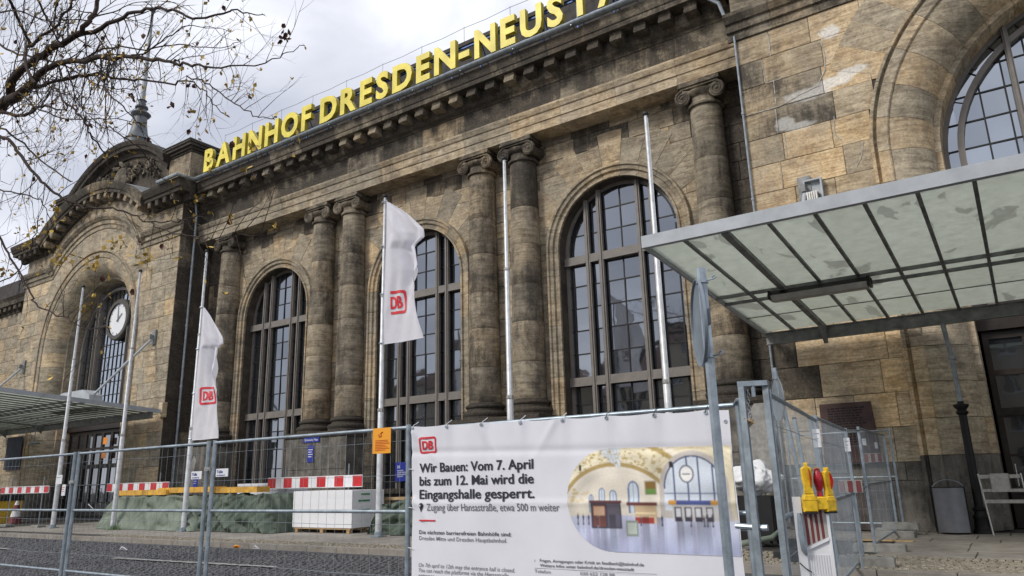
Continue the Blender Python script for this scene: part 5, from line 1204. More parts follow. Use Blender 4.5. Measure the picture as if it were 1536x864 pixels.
# printed photograph of the concourse: a generic vaulted hall, painted point by point
def picture():
    x0, x1, z0, z1 = -3.40, -1.895, .885, 1.745; R = (z1-z0)/2; nx, nz = 330, 190
    import numpy as np
    X, Z = np.meshgrid(np.linspace(0, 1.75, nx), np.linspace(0, 1, nz)); r_ = np.random.RandomState(3)
    C = np.zeros((nz, nx, 3)); C[:] = (.86, .83, .77)
    def blend(mask, col, a=1.): C[mask] = C[mask]*(1-a)+np.array(col)*a
    def ell(cx, cz, rx, rz): return ((X-cx)/rx)**2+((Z-cz)/rz)**2
    # vault: cream with gold ribs
    blend(Z > .36, (.86, .84, .79)); vault = (Z > .70+.0*X)
    blend(ell(.55, .30, .62, .52) > 1, (.80, .76, .60), .8); blend((ell(.55, .30, .62, .52) > 1) & (ell(.55, .30, .66, .56) < 1), (.50, .40, .20)); blend((ell(.55, .30, .70, .60) < 1) & (ell(.55, .30, .68, .58) > 1), (.9, .86, .74))
    blend((ell(.55, .30, .95, .80) < 1) & (ell(.55, .30, .90, .76) > 1), (.52, .43, .22)); blend((ell(.55, .30, 1.02, .86) < 1) & (ell(.55, .30, .96, .81) > 1), (.88, .85, .78))
    blend((X < .62) & (X > .28) & (Z > .80) & (Z > 1.25-.75*X), (.72, .79, .88)); blend((X < .62) & (X > .28) & (Z > 1.25-.75*X) & (((X*28+Z*9) % 1) < .12), (.45, .47, .5))
    for i in range(150):
        cx, cz = r_.uniform(.1, 1.15), r_.uniform(.72, .98); blend((ell(cx, cz, r_.uniform(.004, .022), r_.uniform(.004, .016)) < 1) & (ell(.55, .30, .64, .54) > 1), (.45, .33, .10), .65)
    for i in range(14): cx, cz = r_.uniform(0, .25), r_.uniform(.45, .6); blend(ell(cx, cz, .025, .015) < 1, (.62, .48, .14), .8)
    for q_ in range(9): a_ = .70+.045*q_; blend((ell(.42, .18, a_, a_*.92) < 1) & (ell(.42, .18, a_-.006, (a_-.006)*.92) > 1) & (ell(.55, .30, .66, .56) > 1) & (X < .9), (.55, .45, .22) if q_ % 2 else (.70, .66, .56), .7)
    for q_ in range(6): a_ = .52+.05*q_; blend((ell(1.36, .42, a_, a_) < 1) & (ell(1.36, .42, a_-.006, a_-.006) > 1) & (Z > .66) & (X > .95), (.55, .46, .26), .6)
    blend((ell(.55, .30, .62, .52) < 1) & (Z > .36), (.70, .68, .64), .35); blend((ell(.60, .30, .56, .45) < 1) & (Z > .36), (.90, .87, .81), .5)
    # big window on the right
    blend((ell(1.36, .60, .345, .36) < 1) | ((abs(X-1.36) < .345) & (Z > .28) & (Z <= .60)), (.62, .60, .60)); g = (ell(1.36, .60, .30, .315) < 1) | ((abs(X-1.36) < .30) & (Z > .40) & (Z <= .60))
    blend(g, (.72, .80, .93)); 
    for dx in (-.19, -.05, .06, .2): blend(g & (abs(X-1.36-dx) < .007), (.10, .13, .28))
    blend((ell(1.36, .60, .30, .315) < 1) & (ell(1.36, .60, .285, .30) > 1) & (Z > .6), (.10, .13, .28)); blend(g & (abs(Z-.56) < .005), (.2, .24, .4))
    blend(ell(1.30, .74, .075, .085) < 1, (.2, .22, .3)); blend(ell(1.30, .74, .06, .07) < 1, (.86, .88, .93)); blend((abs(Z-.74) < .006) & (abs(X-1.30) < .04), (.1, .1, .2))
    # walls, small windows
    for cx, w, zt in ((.28, .025, .54), (.40, .035, .60), (.52, .04, .58), (.74, .06, .66)):
        q = ((abs(X-cx) < w) & (Z > .37) & (Z < zt-w)) | (ell(cx, zt-w, w, w*1.3) < 1); blend(q, (.25, .32, .5)); q2 = ((abs(X-cx) < w*.7) & (Z > .37) & (Z < zt-w)) | (ell(cx, zt-w, w*.7, w) < 1); blend(q2, (.72, .82, .95)); blend(q2 & (abs(X-cx) < .004), (.25, .3, .5))
    blend((X > .86) & (X < .985) & (Z > .54) & (Z < .68), (.55, .50, .42)); blend((X > .87) & (X < .975) & (Z > .55) & (Z < .67), (.30, .20, .06)); blend((X > .87) & (X < .975) & (Z > .55) & (Z < .60), (.20, .36, .12))
    # floor, glossy and bluish
    F = (Z < .33+.02*np.sin(X*3)); blend(F, (.66, .69, .78)); gr = np.clip((.33-Z)/.33, 0, 1); C[F] = C[F]*(1-.45*gr[F])[:, None]+np.array((.30, .36, .60))*(.40*gr[F])[:, None]
    for i in range(60): cx = r_.uniform(.1, 1.75); blend(F & (abs(X-cx) < r_.uniform(.006, .03)), (.62, .64, .80) if i % 3 else (.30, .25, .35), .18)
    # kiosks, stands and passers-by
    blend((X > .27) & (X < .60) & (Z > .22) & (Z < .485), (.11, .10, .14)); blend((X > .29) & (X < .43) & (Z > .235) & (Z < .44), (.36, .16, .13)); blend((X > .30) & (X < .42) & (Z > .34) & (Z < .43), (.75, .55, .42)); blend((X > .26) & (X < .61) & (Z > .465) & (Z < .49), (.16, .05, .06)); blend((X > .45) & (X < .58) & (Z > .23) & (Z < .46), (.17, .16, .21))
    blend((X > .66) & (X < .98) & (Z > .44) & (Z < .475), (.25, .10, .10)); blend((X > .74) & (X < .97) & (Z > .27) & (Z < .44), (.72, .58, .42)); blend((X > .74) & (X < .94) & (Z > .27) & (Z < .33), (.45, .08, .06)); blend((X > .74) & (X < .96) & (Z > .36) & (Z < .38), (.95, .85, .6))
    blend((X > .64) & (X < .77) & (Z > .15) & (Z < .30), (.36, .40, .36)); blend((X > .655) & (X < .755) & (Z > .17) & (Z < .28), (.62, .68, .60))
    blend((X > 1.10) & (X < 1.62) & (Z > .455) & (Z < .495), (.12, .16, .42)); blend(((X > 1.10) & (X < 1.18) | (X > 1.52) & (X < 1.63)) & (Z > .45) & (Z < .495), (.68, .40, .10))
    blend((X > 1.13) & (X < 1.60) & (Z > .30) & (Z < .455), (.66, .68, .72))
    for cx in (1.19, 1.29, 1.39, 1.50): blend((abs(X-cx) < .036) & (Z > .30) & (Z < .43), (.09, .08, .12)); blend((abs(X-cx) < .024) & (Z > .34) & (Z < .42), (.70, .74, .82))
    for cx in (.32, .40, .50, .85, 1.0, 1.2, 1.4, 1.47): q = F & (abs(X-cx) < .035) & (Z > .02); C[q] = C[q]*(1-.45*np.clip((Z[q]-.0)/.33, 0, 1)[:, None])
    for cx, h in ((1.31, .12), (1.47, .16), (1.52, .14), (.12, .13), (.18, .12), (1.02, .12), (.80, .10), (.34, .10), (1.44, .12), (.24, .12)):
        h *= .72; blend((abs(X-cx) < .009+.004*np.sin(Z*60)) & (Z > .25) & (Z < .25+h), (.10, .10, .15)); blend(ell(cx, .26+h, .006, .012) < 1, (.30, .22, .20)); blend((abs(X-cx) < .009) & (Z > .17) & (Z < .25), (.40, .42, .55), .5)
    blend((X > 1.58) & (X < 1.66) & (Z > .2) & (Z < .38), (.45, .36, .30)); blend((abs(X-1.71) < .02+.12*(.3-Z)) & (Z > .18) & (Z < .40), (.60, .62, .70), .7)
    blend((X > 1.13) & (X < 1.17) & (Z > .80) & (Z < .86), (.03, .03, .04)); blend((X > .15) & (X < .18) & (Z > .78) & (Z < .84), (.03, .03, .04))
    sh = np.zeros((nz, nx))
    for k in range(26): fx, fz, ph = r_.uniform(2, 22), r_.uniform(2, 22), r_.uniform(0, 6); sh += np.sin(X*fx+Z*fz*(1 if k % 2 else -1)+ph)/26
    C *= (1+.55*sh)[:, :, None]; C[~F] *= (.80+.28*Z)[~F][:, None]; C = np.clip(C, 0, 1)**1.25
    C[:, :, 2][F] *= 1.05
    C[~F] = C[~F]*np.array((1.0, .96, .89))
    for _ in range(2):
        C = (C+np.roll(C, 1, 0)+np.roll(C, -1, 0)+np.roll(C, 1, 1)+np.roll(C, -1, 1))/5
    C = C*.95+.02; C *= (1+.05*r_.randn(nz, nx, 1)).clip(.85, 1.15)
    vs, fs, cols = [], [], []; idx = -np.ones((nz, nx), int)
    def inside(i, j):
        x = x0+(x1-x0)*i/(nx-1); z = z0+(z1-z0)*j/(nz-1)
        if x > x0+R: return True
        return (x-x0-R)**2+(z-z0-R)**2 <= R*R
    for j in range(nz):
        for i in range(nx):
            if inside(i, j):
                x = x0+(x1-x0)*i/(nx-1); sk = 0; z = z0+(z1-z0)*j/(nz-1)-.03*(x-x0)/(x1-x0)*(j/(nz-1))
                idx[j, i] = len(vs); vs.append((x, BY+bfn(x, z)-.004, z)); cols.append(tuple(C[j, i].clip(0, 1))+(1,))
    for j in range(nz-1):
        for i in range(nx-1):
            q = (idx[j, i], idx[j, i+1], idx[j+1, i+1], idx[j+1, i])
            if min(q) >= 0: fs.append(tuple(int(a) for a in q))
    mb = MB(); mb.add(vs, fs); o = build('printed_picture', mb, 'picture', ban, smooth=180)
    ca = o.data.color_attributes.new('Col', 'FLOAT_COLOR', 'POINT'); ca.data.foreach_set('color', [float(c) for q in cols for c in q])
picture()
for g in GRX:
    mb = MB(); z = ztop(g)-.022; mb.lathe([(.006, BY-.004), (.006, BY-.010), (.015, BY-.010), (.017, BY-.004)], (g, bfn(g, z), z), 12, 'y', cap=False); build('eyelet', mb, 'galvanised', ban, smooth=40)
    mb = MB(); mb.tube([(g, BY-.01+bfn(g, z), z), (g+.01, BY-.02, z+.03), (g+.005, FY-.02, z+.05), (g+.02, FY+.0, z+.07)], .0035, 5); build('cable_tie', mb, 'sheet_white' if g < -3 else 'rubber', ban)
for z in (1.62, 1.24, .85):
    mb = MB(); mb.tube([(BX0+.02, BY-.01, z), (BX0-.03, BY, z+.005), (BX0-.09, FY, z-.004)], .004, 5); build('cable_tie', mb, 'sheet_white', ban)
for z in (1.9, 1.45):
    mb = MB(); mb.lathe([(.006, BY-.004), (.006, BY-.010), (.015, BY-.010), (.017, BY-.004)], (BX1-.03, 0, z), 12, 'y', cap=False); build('eyelet', mb, 'galvanised', ban, smooth=40)
# ================================================================ street furniture and site things
# sign post close to the camera with a round sign seen from behind
t = thing('traffic_sign', 'round traffic sign seen from behind on a tall octagonal galvanised post', 'traffic sign', (-1.545, 4.5, 0))
mb = MB(); mb.tube([(-1.545, 4.5, 0), (-1.545, 4.5, 2.80)], .031, 8); build('post', mb, 'galvanised', t)
def disk(cx, cy, cz, R, ang, name='disc', par=None, mat='metal_grey'):
    c_, s_ = math.cos(ang), math.sin(ang); m_ = MB(); m0 = MB(); m0.lathe([(0, .0), (R-.01, .0), (R, .004), (R, .022), (R-.006, .022), (R-.006, .006), (0, .006)], (0, 0, 0), 48, 'y', cap=False)
    m_.add([(cx+v[0]*c_-v[1]*s_, cy+v[0]*s_+v[1]*c_, cz+v[2]) for v in m0.v], m0.f); build(name, m_, mat, par, smooth=40)
disk(-1.60, 4.56, 2.455, .285, math.radians(118.5), 'disc', t, 'blue_back' if 'blue_back' in MATS else 'metal_grey')
for z in (2.71, 2.22):
    mb = MB(); mb.lathe([(.031, z-.012), (.040, z-.012), (.040, z+.012), (.031, z+.012)], (-1.545, 4.5, 0), 12, cap=False); mb.tube([(-1.52, 4.49, z), (-1.46, 4.47, z), (-1.44, 4.48, z+.012), (-1.455, 4.48, z+.026), (-1.475, 4.485, z+.012)], .005, 6); build('clamp', mb, 'galvanised', t)
mb = MB(); mb.box(-1.645, -1.630, 4.46, 4.50, 2.44, 2.51)
c_, s_ = math.cos(math.radians(127)), math.sin(math.radians(127)); mb = MB(); mb.add([(-1.60+u*c_-(-.004)*s_, 4.56+u*s_+(-.004)*c_, 2.455+v) for u, v in ((-.20, -.05), (-.13, -.05), (-.13, .06), (-.20, .06))], [(0, 1, 2, 3)])
build('sticker', mb, 'sheet_white', t)
# second round sign farther back, leaning
t = thing('traffic_sign', 'leaning round traffic sign seen from behind beside the station corner', 'traffic sign', (-2.95, 13.0, .1))
mb = MB(); mb.tube([(-2.98, 13.0, .11), (-3.33, 13.0, 3.25)], .038, 8); build('post', mb, 'galvanised', t, smooth=0)
disk(-3.34, 13.06, 2.72, .38, math.radians(120), 'disc', t, 'metal_grey')
mb = MB(); mb.lathe([(.038, 3.05), (.05, 3.05), (.05, 3.09), (.038, 3.09)], (-3.31, 13.0, 0), 10, cap=False); build('clamp', mb, 'galvanised', t)
for dx, l in ((0.0, 'left of two loose grey posts behind the right fence'), (.55, 'right of two loose grey posts behind the right fence')):
    t = thing('sign_post', l, 'post', (-2.9+dx*.6, 12.2+dx, .1)); mb = MB(); mb.tube([(-2.72+dx*.35, 12.0+dx*.3, .11), (-2.86+dx*.35, 12.0+dx*.3, 2.30)], .034, 8); build('tube', mb, 'galvanised', t); mb = MB(); mb.lathe([(.036, 2.29), (.036, 2.32), (0, 2.33)], (-2.86+dx*.35, 12.0+dx*.3, 0), 8, cap=False); build('cap', mb, 'black_plastic', t)
# white tags on the fence posts of the right fence
for i, (x, y, z, l) in enumerate(((-2.06, 9.68, 1.78, 'white tag on the first post of the right fence'), (-2.37, 13.28, 1.80, 'white tag on the second post of the right fence'))):
    plate(x-.045, z, .09, .22, y-.04, 'sheet_white', l, 2, g='white tags on the right fence')
# beacon board with three warning lamps
BXc, BYc = -1.165, 5.02
t = thing('beacon_board', 'white plastic beacon board with red-white stripes and warning lamps on top', 'traffic beacon', (BXc, BYc, 0))
def rot(mb_, a, cx, cy):
    c_, s_ = math.cos(a), math.sin(a); mb_.v = [(cx+(v[0]-cx)*c_-(v[1]-cy)*s_, cy+(v[0]-cx)*s_+(v[1]-cy)*c_, v[2]) for v in mb_.v]; return mb_
A = math.radians(20); x0, x1 = BXc-.10, BXc+.10
mb = MB(); mb.box(x0, x0+.045, BYc-.03, BYc+.03, .12, 1.345); mb.box(x1-.016, x1, BYc-.02, BYc+.02, .12, 1.31); mb.box(x0+.045, x1-.016, BYc-.012, BYc+.012, .12, 1.30); mb.box(x0, x1, BYc-.02, BYc+.02, 1.30, 1.312)
for k in range(9): mb.box(x0+.06+.015*k, x0+.067+.015*k, BYc-.017, BYc-.012, .14, 1.0)
mb.box(x0+.09, x0+.10, BYc-.02, BYc-.012, .6, .88); mb.prism([(x0+.04, 1.02), (x1-.016, 1.085), (x1-.016, 1.10), (x0+.04, 1.04)], BYc-.026, BYc, 'y'); build('board', rot(mb, A, BXc, BYc), 'white_paint', t)
mb = MB(); mb.prism([(x0+.048, 1.045), (x1-.018, 1.105), (x1-.018, 1.295), (x0+.048, 1.295)], BYc-.016, BYc-.013, 'y'); build('reflector', rot(mb, A, BXc, BYc), 'sheet_dull', t)
for k in range(4):
    xa = x0+.054+.030*k+.004; mb = MB(); zb_ = 1.05+.065*(xa-x0-.048)/.16; mb.prism([(xa, zb_), (xa+.016, zb_+.007), (xa+.013, 1.293), (xa-.003, 1.293)], BYc-.0175, BYc-.0165, 'y'); build('stripe', rot(mb, A, BXc, BYc), 'red_dull', t)
mb = MB(); mb.tube([(x0+.026, BYc-.036, 1.25), (x0+.024, BYc-.045, 1.12), (x0+.03, BYc-.045, 1.03), (x0+.04, BYc-.04, 1.0)], [.012, .02, .018, .008], 12); build('grip', rot(mb, A, BXc, BYc), 'galvanised', t, smooth=60)
mb = MB(); mb.tube([(x0-.005, BYc-.035, .955), (x0+.025, BYc-.045, .925), (x0+.06, BYc-.03, .90)], .0035, 5); mb.tube([(x0+.09, BYc-.025, .80), (x0+.11, BYc-.03, .82), (x0+.19, BYc-.03, .825)], .0025, 5); build('strap', rot(mb, A, BXc, BYc), 'rubber', t)
mb = MB()
for zz in (1.2, .7, .4): mb.lathe([(.006, BYc-.034), (.005, BYc-.037), (0, BYc-.037)], (x0+.022, 0, zz), 8, 'y', cap=False)
build('bolt', rot(mb, A, BXc, BYc), 'galvanised', t)
def lamp(name, cx, cy, z, ang, k=1.):
    L = bpy.data.objects.new(name, None); COL.objects.link(L); L.parent = t; L.location = Vector((cx, cy, z))-root_loc(t)
    def fin(nm, m_, mat, sm=0): 
        m_.v = [(cx+(v[0]-cx)*k, cy+(v[1]-cy)*k, z+(v[2]-z)*k) for v in m_.v]; build(nm, rot(m_, ang, cx, cy), mat, L, smooth=sm)
    m_ = MB(); m_.prism([(cx-.044, z), (cx+.044, z), (cx+.046, z+.085), (cx+.032, z+.115), (cx-.032, z+.115), (cx-.046, z+.085)], cy-.03, cy+.03, 'y', .007)
    m_.box(cx-.047, cx+.047, cy-.033, cy+.033, z+.078, z+.084); fin('battery_case', m_, 'yellow_plastic')
    m_ = MB(); m_.prism([(cx-.042, z-.014), (cx+.042, z-.014), (cx+.042, z-.001), (cx-.042, z-.001)], cy-.027, cy+.027, 'y'); fin('case_foot', m_, 'black_plastic')
    m_ = MB(); m_.prism([(cx-.030, z+.115), (cx+.030, z+.115), (cx+.026, z+.16), (cx+.034, z+.22), (cx+.034, z+.285), (cx+.024, z+.295), (cx+.010, z+.30), (cx+.010, z+.325), (cx-.010, z+.325), (cx-.010, z+.30), (cx-.024, z+.295), (cx-.034, z+.285), (cx-.034, z+.22), (cx-.026, z+.16)], cy-.026, cy+.010, 'y', .005)
    m_.tube([(cx-.018, cy-.022, z+.13), (cx-.016, cy-.022, z+.28)], .004, 5); fin('lamp_head', m_, 'yellow_plastic')
    m_ = MB(); pr = [(0, .020)]
    for i in range(8): r = .012+.0078*i; pr += [(r, .020-.0023*i+.0014*(i % 2)), (r+.003, .019-.0023*i)]
    m_.lathe(pr+[(.075, 0), (0, 0)], (0, 0, 0), 24, 'x', cap=False); m_.v = [(cx+.012+v[0], cy+.0+v[1]*.8, z+.225+v[2]*.95) for v in m_.v]; fin('lens', m_, 'lens_red', 25)
lamp('warning_lamp', BXc+.01, BYc-.045, 1.255, .45, .92); lamp('warning_lamp', BXc+.11, BYc+.03, 1.255, .95, .82)
L = bpy.data.objects.new('red_lamp', None); COL.objects.link(L); L.parent = t; L.location = Vector((BXc+.065, BYc, 1.35))-root_loc(t)
m_ = MB(); cx, cy, z = BXc+.068, BYc, 1.345; pr = [(0, 0), (.018, 0), (.018, .03)]
for i in range(13): a = i/12; pr.append((.016+.013*math.sin(PI*min(1, a*1.05))+.0012*(i % 2), .035+.135*a))
pr += [(.008, .178), (0, .178)]; m_.lathe(pr, (cx, cy, z), 20, cap=False); build('lens', m_, 'lens_red', L, smooth=25)
m_ = MB(); m_.tube([(cx-.03, cy-.02, z+.155), (cx, cy-.03, z+.178), (cx+.02, cy-.02, z+.172)], .004, 5); build('wire', m_, 'raw_wood', L)
mb = MB(); mb.prism([(BXc+.03, 1.265), (BXc+.105, 1.265), (BXc+.105, 1.33), (BXc+.09, 1.345), (BXc+.045, 1.345), (BXc+.03, 1.33)], BYc-.03, BYc+.03, 'y', .006); build('centre_case', rot(mb, .45, BXc+.065, BYc), 'yellow_plastic', t)
# red-white barrier boards
def barrier(x0, x1, y, z0, z1, label, posts, g='red and white barrier boards'):
    t = thing('barrier_board', label, 'barrier', ((x0+x1)/2, y, GZ), g); n = round((x1-x0)/.42); n += 1-n % 2; d = (x1-x0)/n
    mb = MB(); mb.box(x0, x1, y-.02, y+.02, z0, z1); build('board', mb, 'white_paint', t)
    for k in range(0, n, 2):
        mb = MB(); mb.box(x0+k*d+(.0 if k else -.0), x0+(k+1)*d, y-.024, y-.021, z0+.02, z1-.02); build('stripe', mb, 'red_paint', t)
    for x in posts:
        mb = MB(); mb.tube([(x, y+.05, GZ), (x, y+.05, z1+.35)], .022, 8); build('post', mb, 'metal_grey', t); mb = MB(); mb.prism([(x-.3, y-.1), (x+.3, y-.1), (x+.3, y+.2), (x-.3, y+.2)], GZ+.09, GZ, 'z', .02); build('foot', mb, 'concrete', t)
barrier(-36.1, -31.9, 14.3, 1.42, 1.70, 'leftmost red and white barrier board, in front of the clock entrance', (-35.3, -32.5))
barrier(-31.0, -26.6, 16.1, 1.40, 1.72, 'red and white barrier board above the left tarpaulin pile', (-30.2, -27.3))
barrier(-21.2, -16.75, 16.4, 1.38, 1.74, 'red and white barrier board above the white pallet stack', (-20.4, -17.4))
# tarpaulin-covered piles
def tarp_pile(x0, x1, y0, y1, zt, label, seed, lump=.22, mat='tarp'):
    t = thing('tarpaulin_pile', label, 'covered pile', ((x0+x1)/2, y0, GZ), 'green tarpaulin piles'); r = random.Random(seed); nx, ny = 150, 70; mb = MB(); vs = []
    o = Vector((seed*3.1, 0, 0))
    for j in range(ny+1):
        for i in range(nx+1):
            u, v = i/nx, j/ny; s = v*3.0
            x = x0+(x1-x0)*u
            if s < 1.15: k = s/1.15; y, z = y0-.18*(1-k)**1.5, GZ+(zt-GZ)*k; 
            elif s < 2.3: k = (s-1.15)/1.15; y, z = y0+(y1-y0)*k, zt
            else: k = (s-2.3)/.7; y, z = y1+.15*k, zt-(zt-GZ)*k
            ed = min(1, min(u, 1-u)*7); z = GZ+(z-GZ)*(ed**.5)
            n1 = noise.noise(Vector((x*.75, s*1.1, 0))+o); n2 = noise.noise(Vector((x*2.3+z, s*2.6, 3))+o); n3 = abs(noise.noise(Vector((x*1.2+s*1.6, s*.9-x*.4, 7))+o)); n4 = abs(noise.noise(Vector((x*3.8-s*2.6, s*1.6+x, 11))+o))
            f = lump*(n1*.8+n2*.35)-(.22+lump*.4)*n3-(.04+lump*.35)*n4-lump*.12*abs(noise.noise(Vector((x*8+s*3, s*5-x*2, 2))))
            if s < 1.15: y += f*.9; z += f*.25*min(1, s*2)
            else: z += f*.7*(1 if s < 2.3 else .3)
            z = max(z, GZ+.01+.02*abs(n2)); 
            if s < .05: z = GZ+.012; y -= .12*abs(n4)+.10*n1
            vs.append((x+.08*n2, y, z))
    mb.add(vs, [(j*(nx+1)+i, j*(nx+1)+i+1, (j+1)*(nx+1)+i+1, (j+1)*(nx+1)+i) for j in range(ny) for i in range(nx)]); build('tarpaulin', mb, mat, t, smooth=38)
    return t
tarp_pile(-28.6, -22.4, 14.75, 15.75, 1.24, 'long pale green tarpaulin pile behind the left fence panels', 3, .10)
tarp_pile(-22.9, -18.6, 14.95, 16.2, 1.26, 'dark crumpled green tarpaulin pile beside the white pallet stack', 8, .42, 'tarp_dark')
tarp_pile(-15.3, -12.6, 15.5, 16.6, .98, 'green tarpaulin heap between the white pallet stack and the banner', 12, .35, 'tarp_dark')
for i, (x0, x1, y, z, l) in enumerate(((-28.4, -25.2, 15.5, 1.24, 'yellow formwork plank lying on the pale tarpaulin pile, left'), (-25.9, -22.6, 15.62, 1.30, 'yellow formwork plank lying on the pale tarpaulin pile, middle'), (-23.0, -20.4, 15.7, 1.27, 'yellow formwork plank at the step to the dark tarpaulin'))):
    mb = MB(); mb.box(x0, x1, y-.35, y+.15, z+.02, z+.20); o = tag(build('plank', mb, 'plank_yellow', loc=((x0+x1)/2, y, z)), l, 'plank', 'yellow planks')
for i in range(1): pass
t = thing('panel_stack', 'low stack of white boards behind the dark tarpaulin', 'stack', (-20.5, 16.9, GZ)); 
for k in range(7): mb = MB(); mb.box(-23.3+.03*(k % 2), -20.6, 16.7, 17.6, .95+.09*k, 1.03+.09*k); build('board', mb, 'sheet_white', t)
mb = MB(); mb.box(-23.2, -20.7, 16.72, 17.5, GZ, .94); build('crate', mb, 'raw_wood', t)
# white wrapped pallet stack
t = thing('pallet_stack', 'white foil-wrapped insulation boards on a wooden pallet', 'pallet', (-17.2, 15.6, GZ))
for x in (-18.35, -17.25, -16.15):
    for y in (15.35, 15.9, 16.45): mb = MB(); mb.box(x-.06, x+.06, y-.06, y+.06, GZ, GZ+.10); build('pallet_block', mb, 'raw_wood', t)
mb = MB(); mb.box(-18.45, -16.05, 15.28, 16.52, GZ+.10, GZ+.14); build('pallet_deck', mb, 'raw_wood', t)
for k in range(11):
    zb_ = GZ+.145+.094*k; r = random.Random(k); a, b = r.uniform(-.003, .003), r.uniform(-.003, .003)
    mb = MB(); mb.prism([(-18.5+a, 15.26+b), (-15.98+a, 15.26+b), (-15.98+a, 16.54), (-18.5+a, 16.54)], zb_+.0937, zb_, 'z', .0); build('insulation_board', mb, 'wrap_white', t)
for z in (.72, .98, 1.16): 
    mb = MB(); mb.box(-15.975, -15.965, 15.5+.1*(z > 1), 15.95, z, z+.045); build('green_label', mb, 'leaf_green' if 'leaf_green' in MATS else 'tarp', t)
# bench-like shelf with coiled hose and clutter
t = thing('work_table', 'wooden work table behind the heap with a coil of grey hose on it', 'table', (-14.6, 17.0, GZ))
mb = MB(); mb.box(-16.2, -12.9, 16.7, 17.5, .98, 1.05); build('top', mb, 'raw_wood', t)
for x in (-16.0, -13.1):
    for y in (16.8, 17.4): mb = MB(); mb.box(x-.04, x+.04, y-.04, y+.04, GZ, .98); build('leg', mb, 'raw_wood', t)
mb = MB(); pts = []
for i in range(90): a = i*.42; pts.append((-14.9+.62*math.cos(a)+.02*math.sin(i*3.3), 17.05+.2*math.sin(a), 1.10+.006*i*.6+.18*abs(math.cos(a*.5))))
mb.tube(pts, .03, 6); tag(build('hose', mb, 'rubber', loc=(-14.9, 17.05, 1.1)), 'coiled dark hose lying on the work table', 'hose')
mb = MB(); mb.prism([(-15.2, 1.052), (-14.0, 1.052), (-14.1, 1.40), (-14.5, 1.52), (-14.9, 1.44)], 17.2, 17.5, 'y', .05); tag(build('sack', mb, 'tarp', loc=(-14.6, 17.3, 1.06)), 'grey-green sack behind the coiled hose', 'sack')
# railing in front of the middle window
t = thing('railing', 'low black iron railing below the middle arched window', 'railing', (-19, 20.6, GZ))
mb = MB(); mb.tube([(-21.4, 20.7, 1.5), (-16.6, 20.7, 1.5)], .025, 6); mb.tube([(-21.4, 20.7, .4), (-16.6, 20.7, .4)], .02, 6); build('rail', mb, 'black_iron', t)
for k in range(33): x = -21.4+.15*k; mb = MB(); mb.tube([(x, 20.7, .15 if k % 8 == 0 else .4), (x, 20.7, 1.5)], .016 if k % 8 == 0 else .009, 5); build('baluster', mb, 'black_iron', t)
# signs at the hall
plate(-19.30, 1.52, .72, .68, 20.55, 'sign_blue', 'blue information sign with white lines on the railing left of the banner', 0, 'sign', text=[('DB', .15, .68, .2, .14), ('BAHNHOF', .15, .52, .42, .075), ('DRESDEN-NEUSTADT', .15, .42, .70, .07), ('EINGANGSHALLE', .15, .32, .6, .07), ('GESPERRT', .15, .22, .4, .07)], lm='sheet_white')
plate(-24.02, 3.12, .95, .20, 20.17, 'sign_blue', 'blue street name sign on the pedestal of the left column pair', 0, 'street sign', text=[('Schlesischer Platz', .08, .3, .84, .42)], lm='sheet_white')
plate(-23.74, 2.34, .36, .66, 20.17, 'sign_blue', 'upright blue and white notice on the pedestal of the left column pair', 4, 'notice', lm='sheet_white')
mb = MB()
# poster, doors clutter at the clock entrance
plate(-49.1, 2.72, 1.95, 1.85, 19.38, 'poster_blue' if 'poster_blue' in MATS else 'sign_dark' if 'sign_dark' in MATS else 'black_plastic', 'dark blue poster case on the wall left of the clock entrance', 0, 'poster')
for z, s in ((3.86, 'ZZ'), (3.12, 'B')):
    t = plate(-41.1, z, .42, .36, 20.85, 'lamp_amber', 'orange symbol plate on the dark clock entrance door, '+('upper' if z > 3.5 else 'lower'), 0, 'sign')
# street lamp like pendant under left canopy
t = thing('pendant_lamp', 'grey pendant lamp hanging under the left canopy', 'lamp', (-41.5, 17.6, 4.9)); mb = MB(); mb.tube([(-41.5, 17.6, 4.92), (-41.5, 17.6, 3.95)], .02, 6); build('rod', mb, 'metal_grey', t); mb = MB(); mb.lathe([(0, 3.95), (.08, 3.95), (.28, 3.86), (.28, 3.82), (0, 3.80)], (-41.5, 17.6, 0), 14, cap=False); build('shade', mb, 'metal_grey', t, smooth=30)
# scaffold rail and worker's trolley at the clock door
t = thing('barrow', 'dark two-wheeled barrow standing by the tarpaulin near the clock doors', 'barrow', (-29.6, 15.6, GZ))
mb = MB(); mb.prism([(-30.1, .55), (-29.2, .55), (-29.05, .95), (-30.25, .95)], 15.3, 15.9, 'y', .02); build('tray', mb, 'black_plastic', t); 
for y in (15.35, 15.85): mb = MB(); mb.lathe([(.0, -.04), (.20, -.04), (.23, 0), (.20, .04), (0, .04)], (-29.35, y, .35), 18, 'y', cap=False); build('wheel', mb, 'rubber', t, smooth=40)
for y in (15.38, 15.82): mb = MB(); mb.tube([(-29.4, y, .45), (-30.1, y, .6), (-30.9, y, .95)], .02, 6); build('handle', mb, 'metal_grey', t)
t = thing('stand_post', 'thin white bollard stand beside the clock doors', 'stand', (-30.9, 17.2, GZ)); mb = MB(); mb.tube([(-30.9, 17.2, GZ), (-30.9, 17.2, 1.45)], .035, 8); build('pole', mb, 'sheet_white', t, smooth=40); mb = MB(); mb.lathe([(0, GZ), (.2, GZ), (.2, GZ+.03), (0, GZ+.06)], (-30.9, 17.2, 0), 14, cap=False); build('foot', mb, 'black_plastic', t)
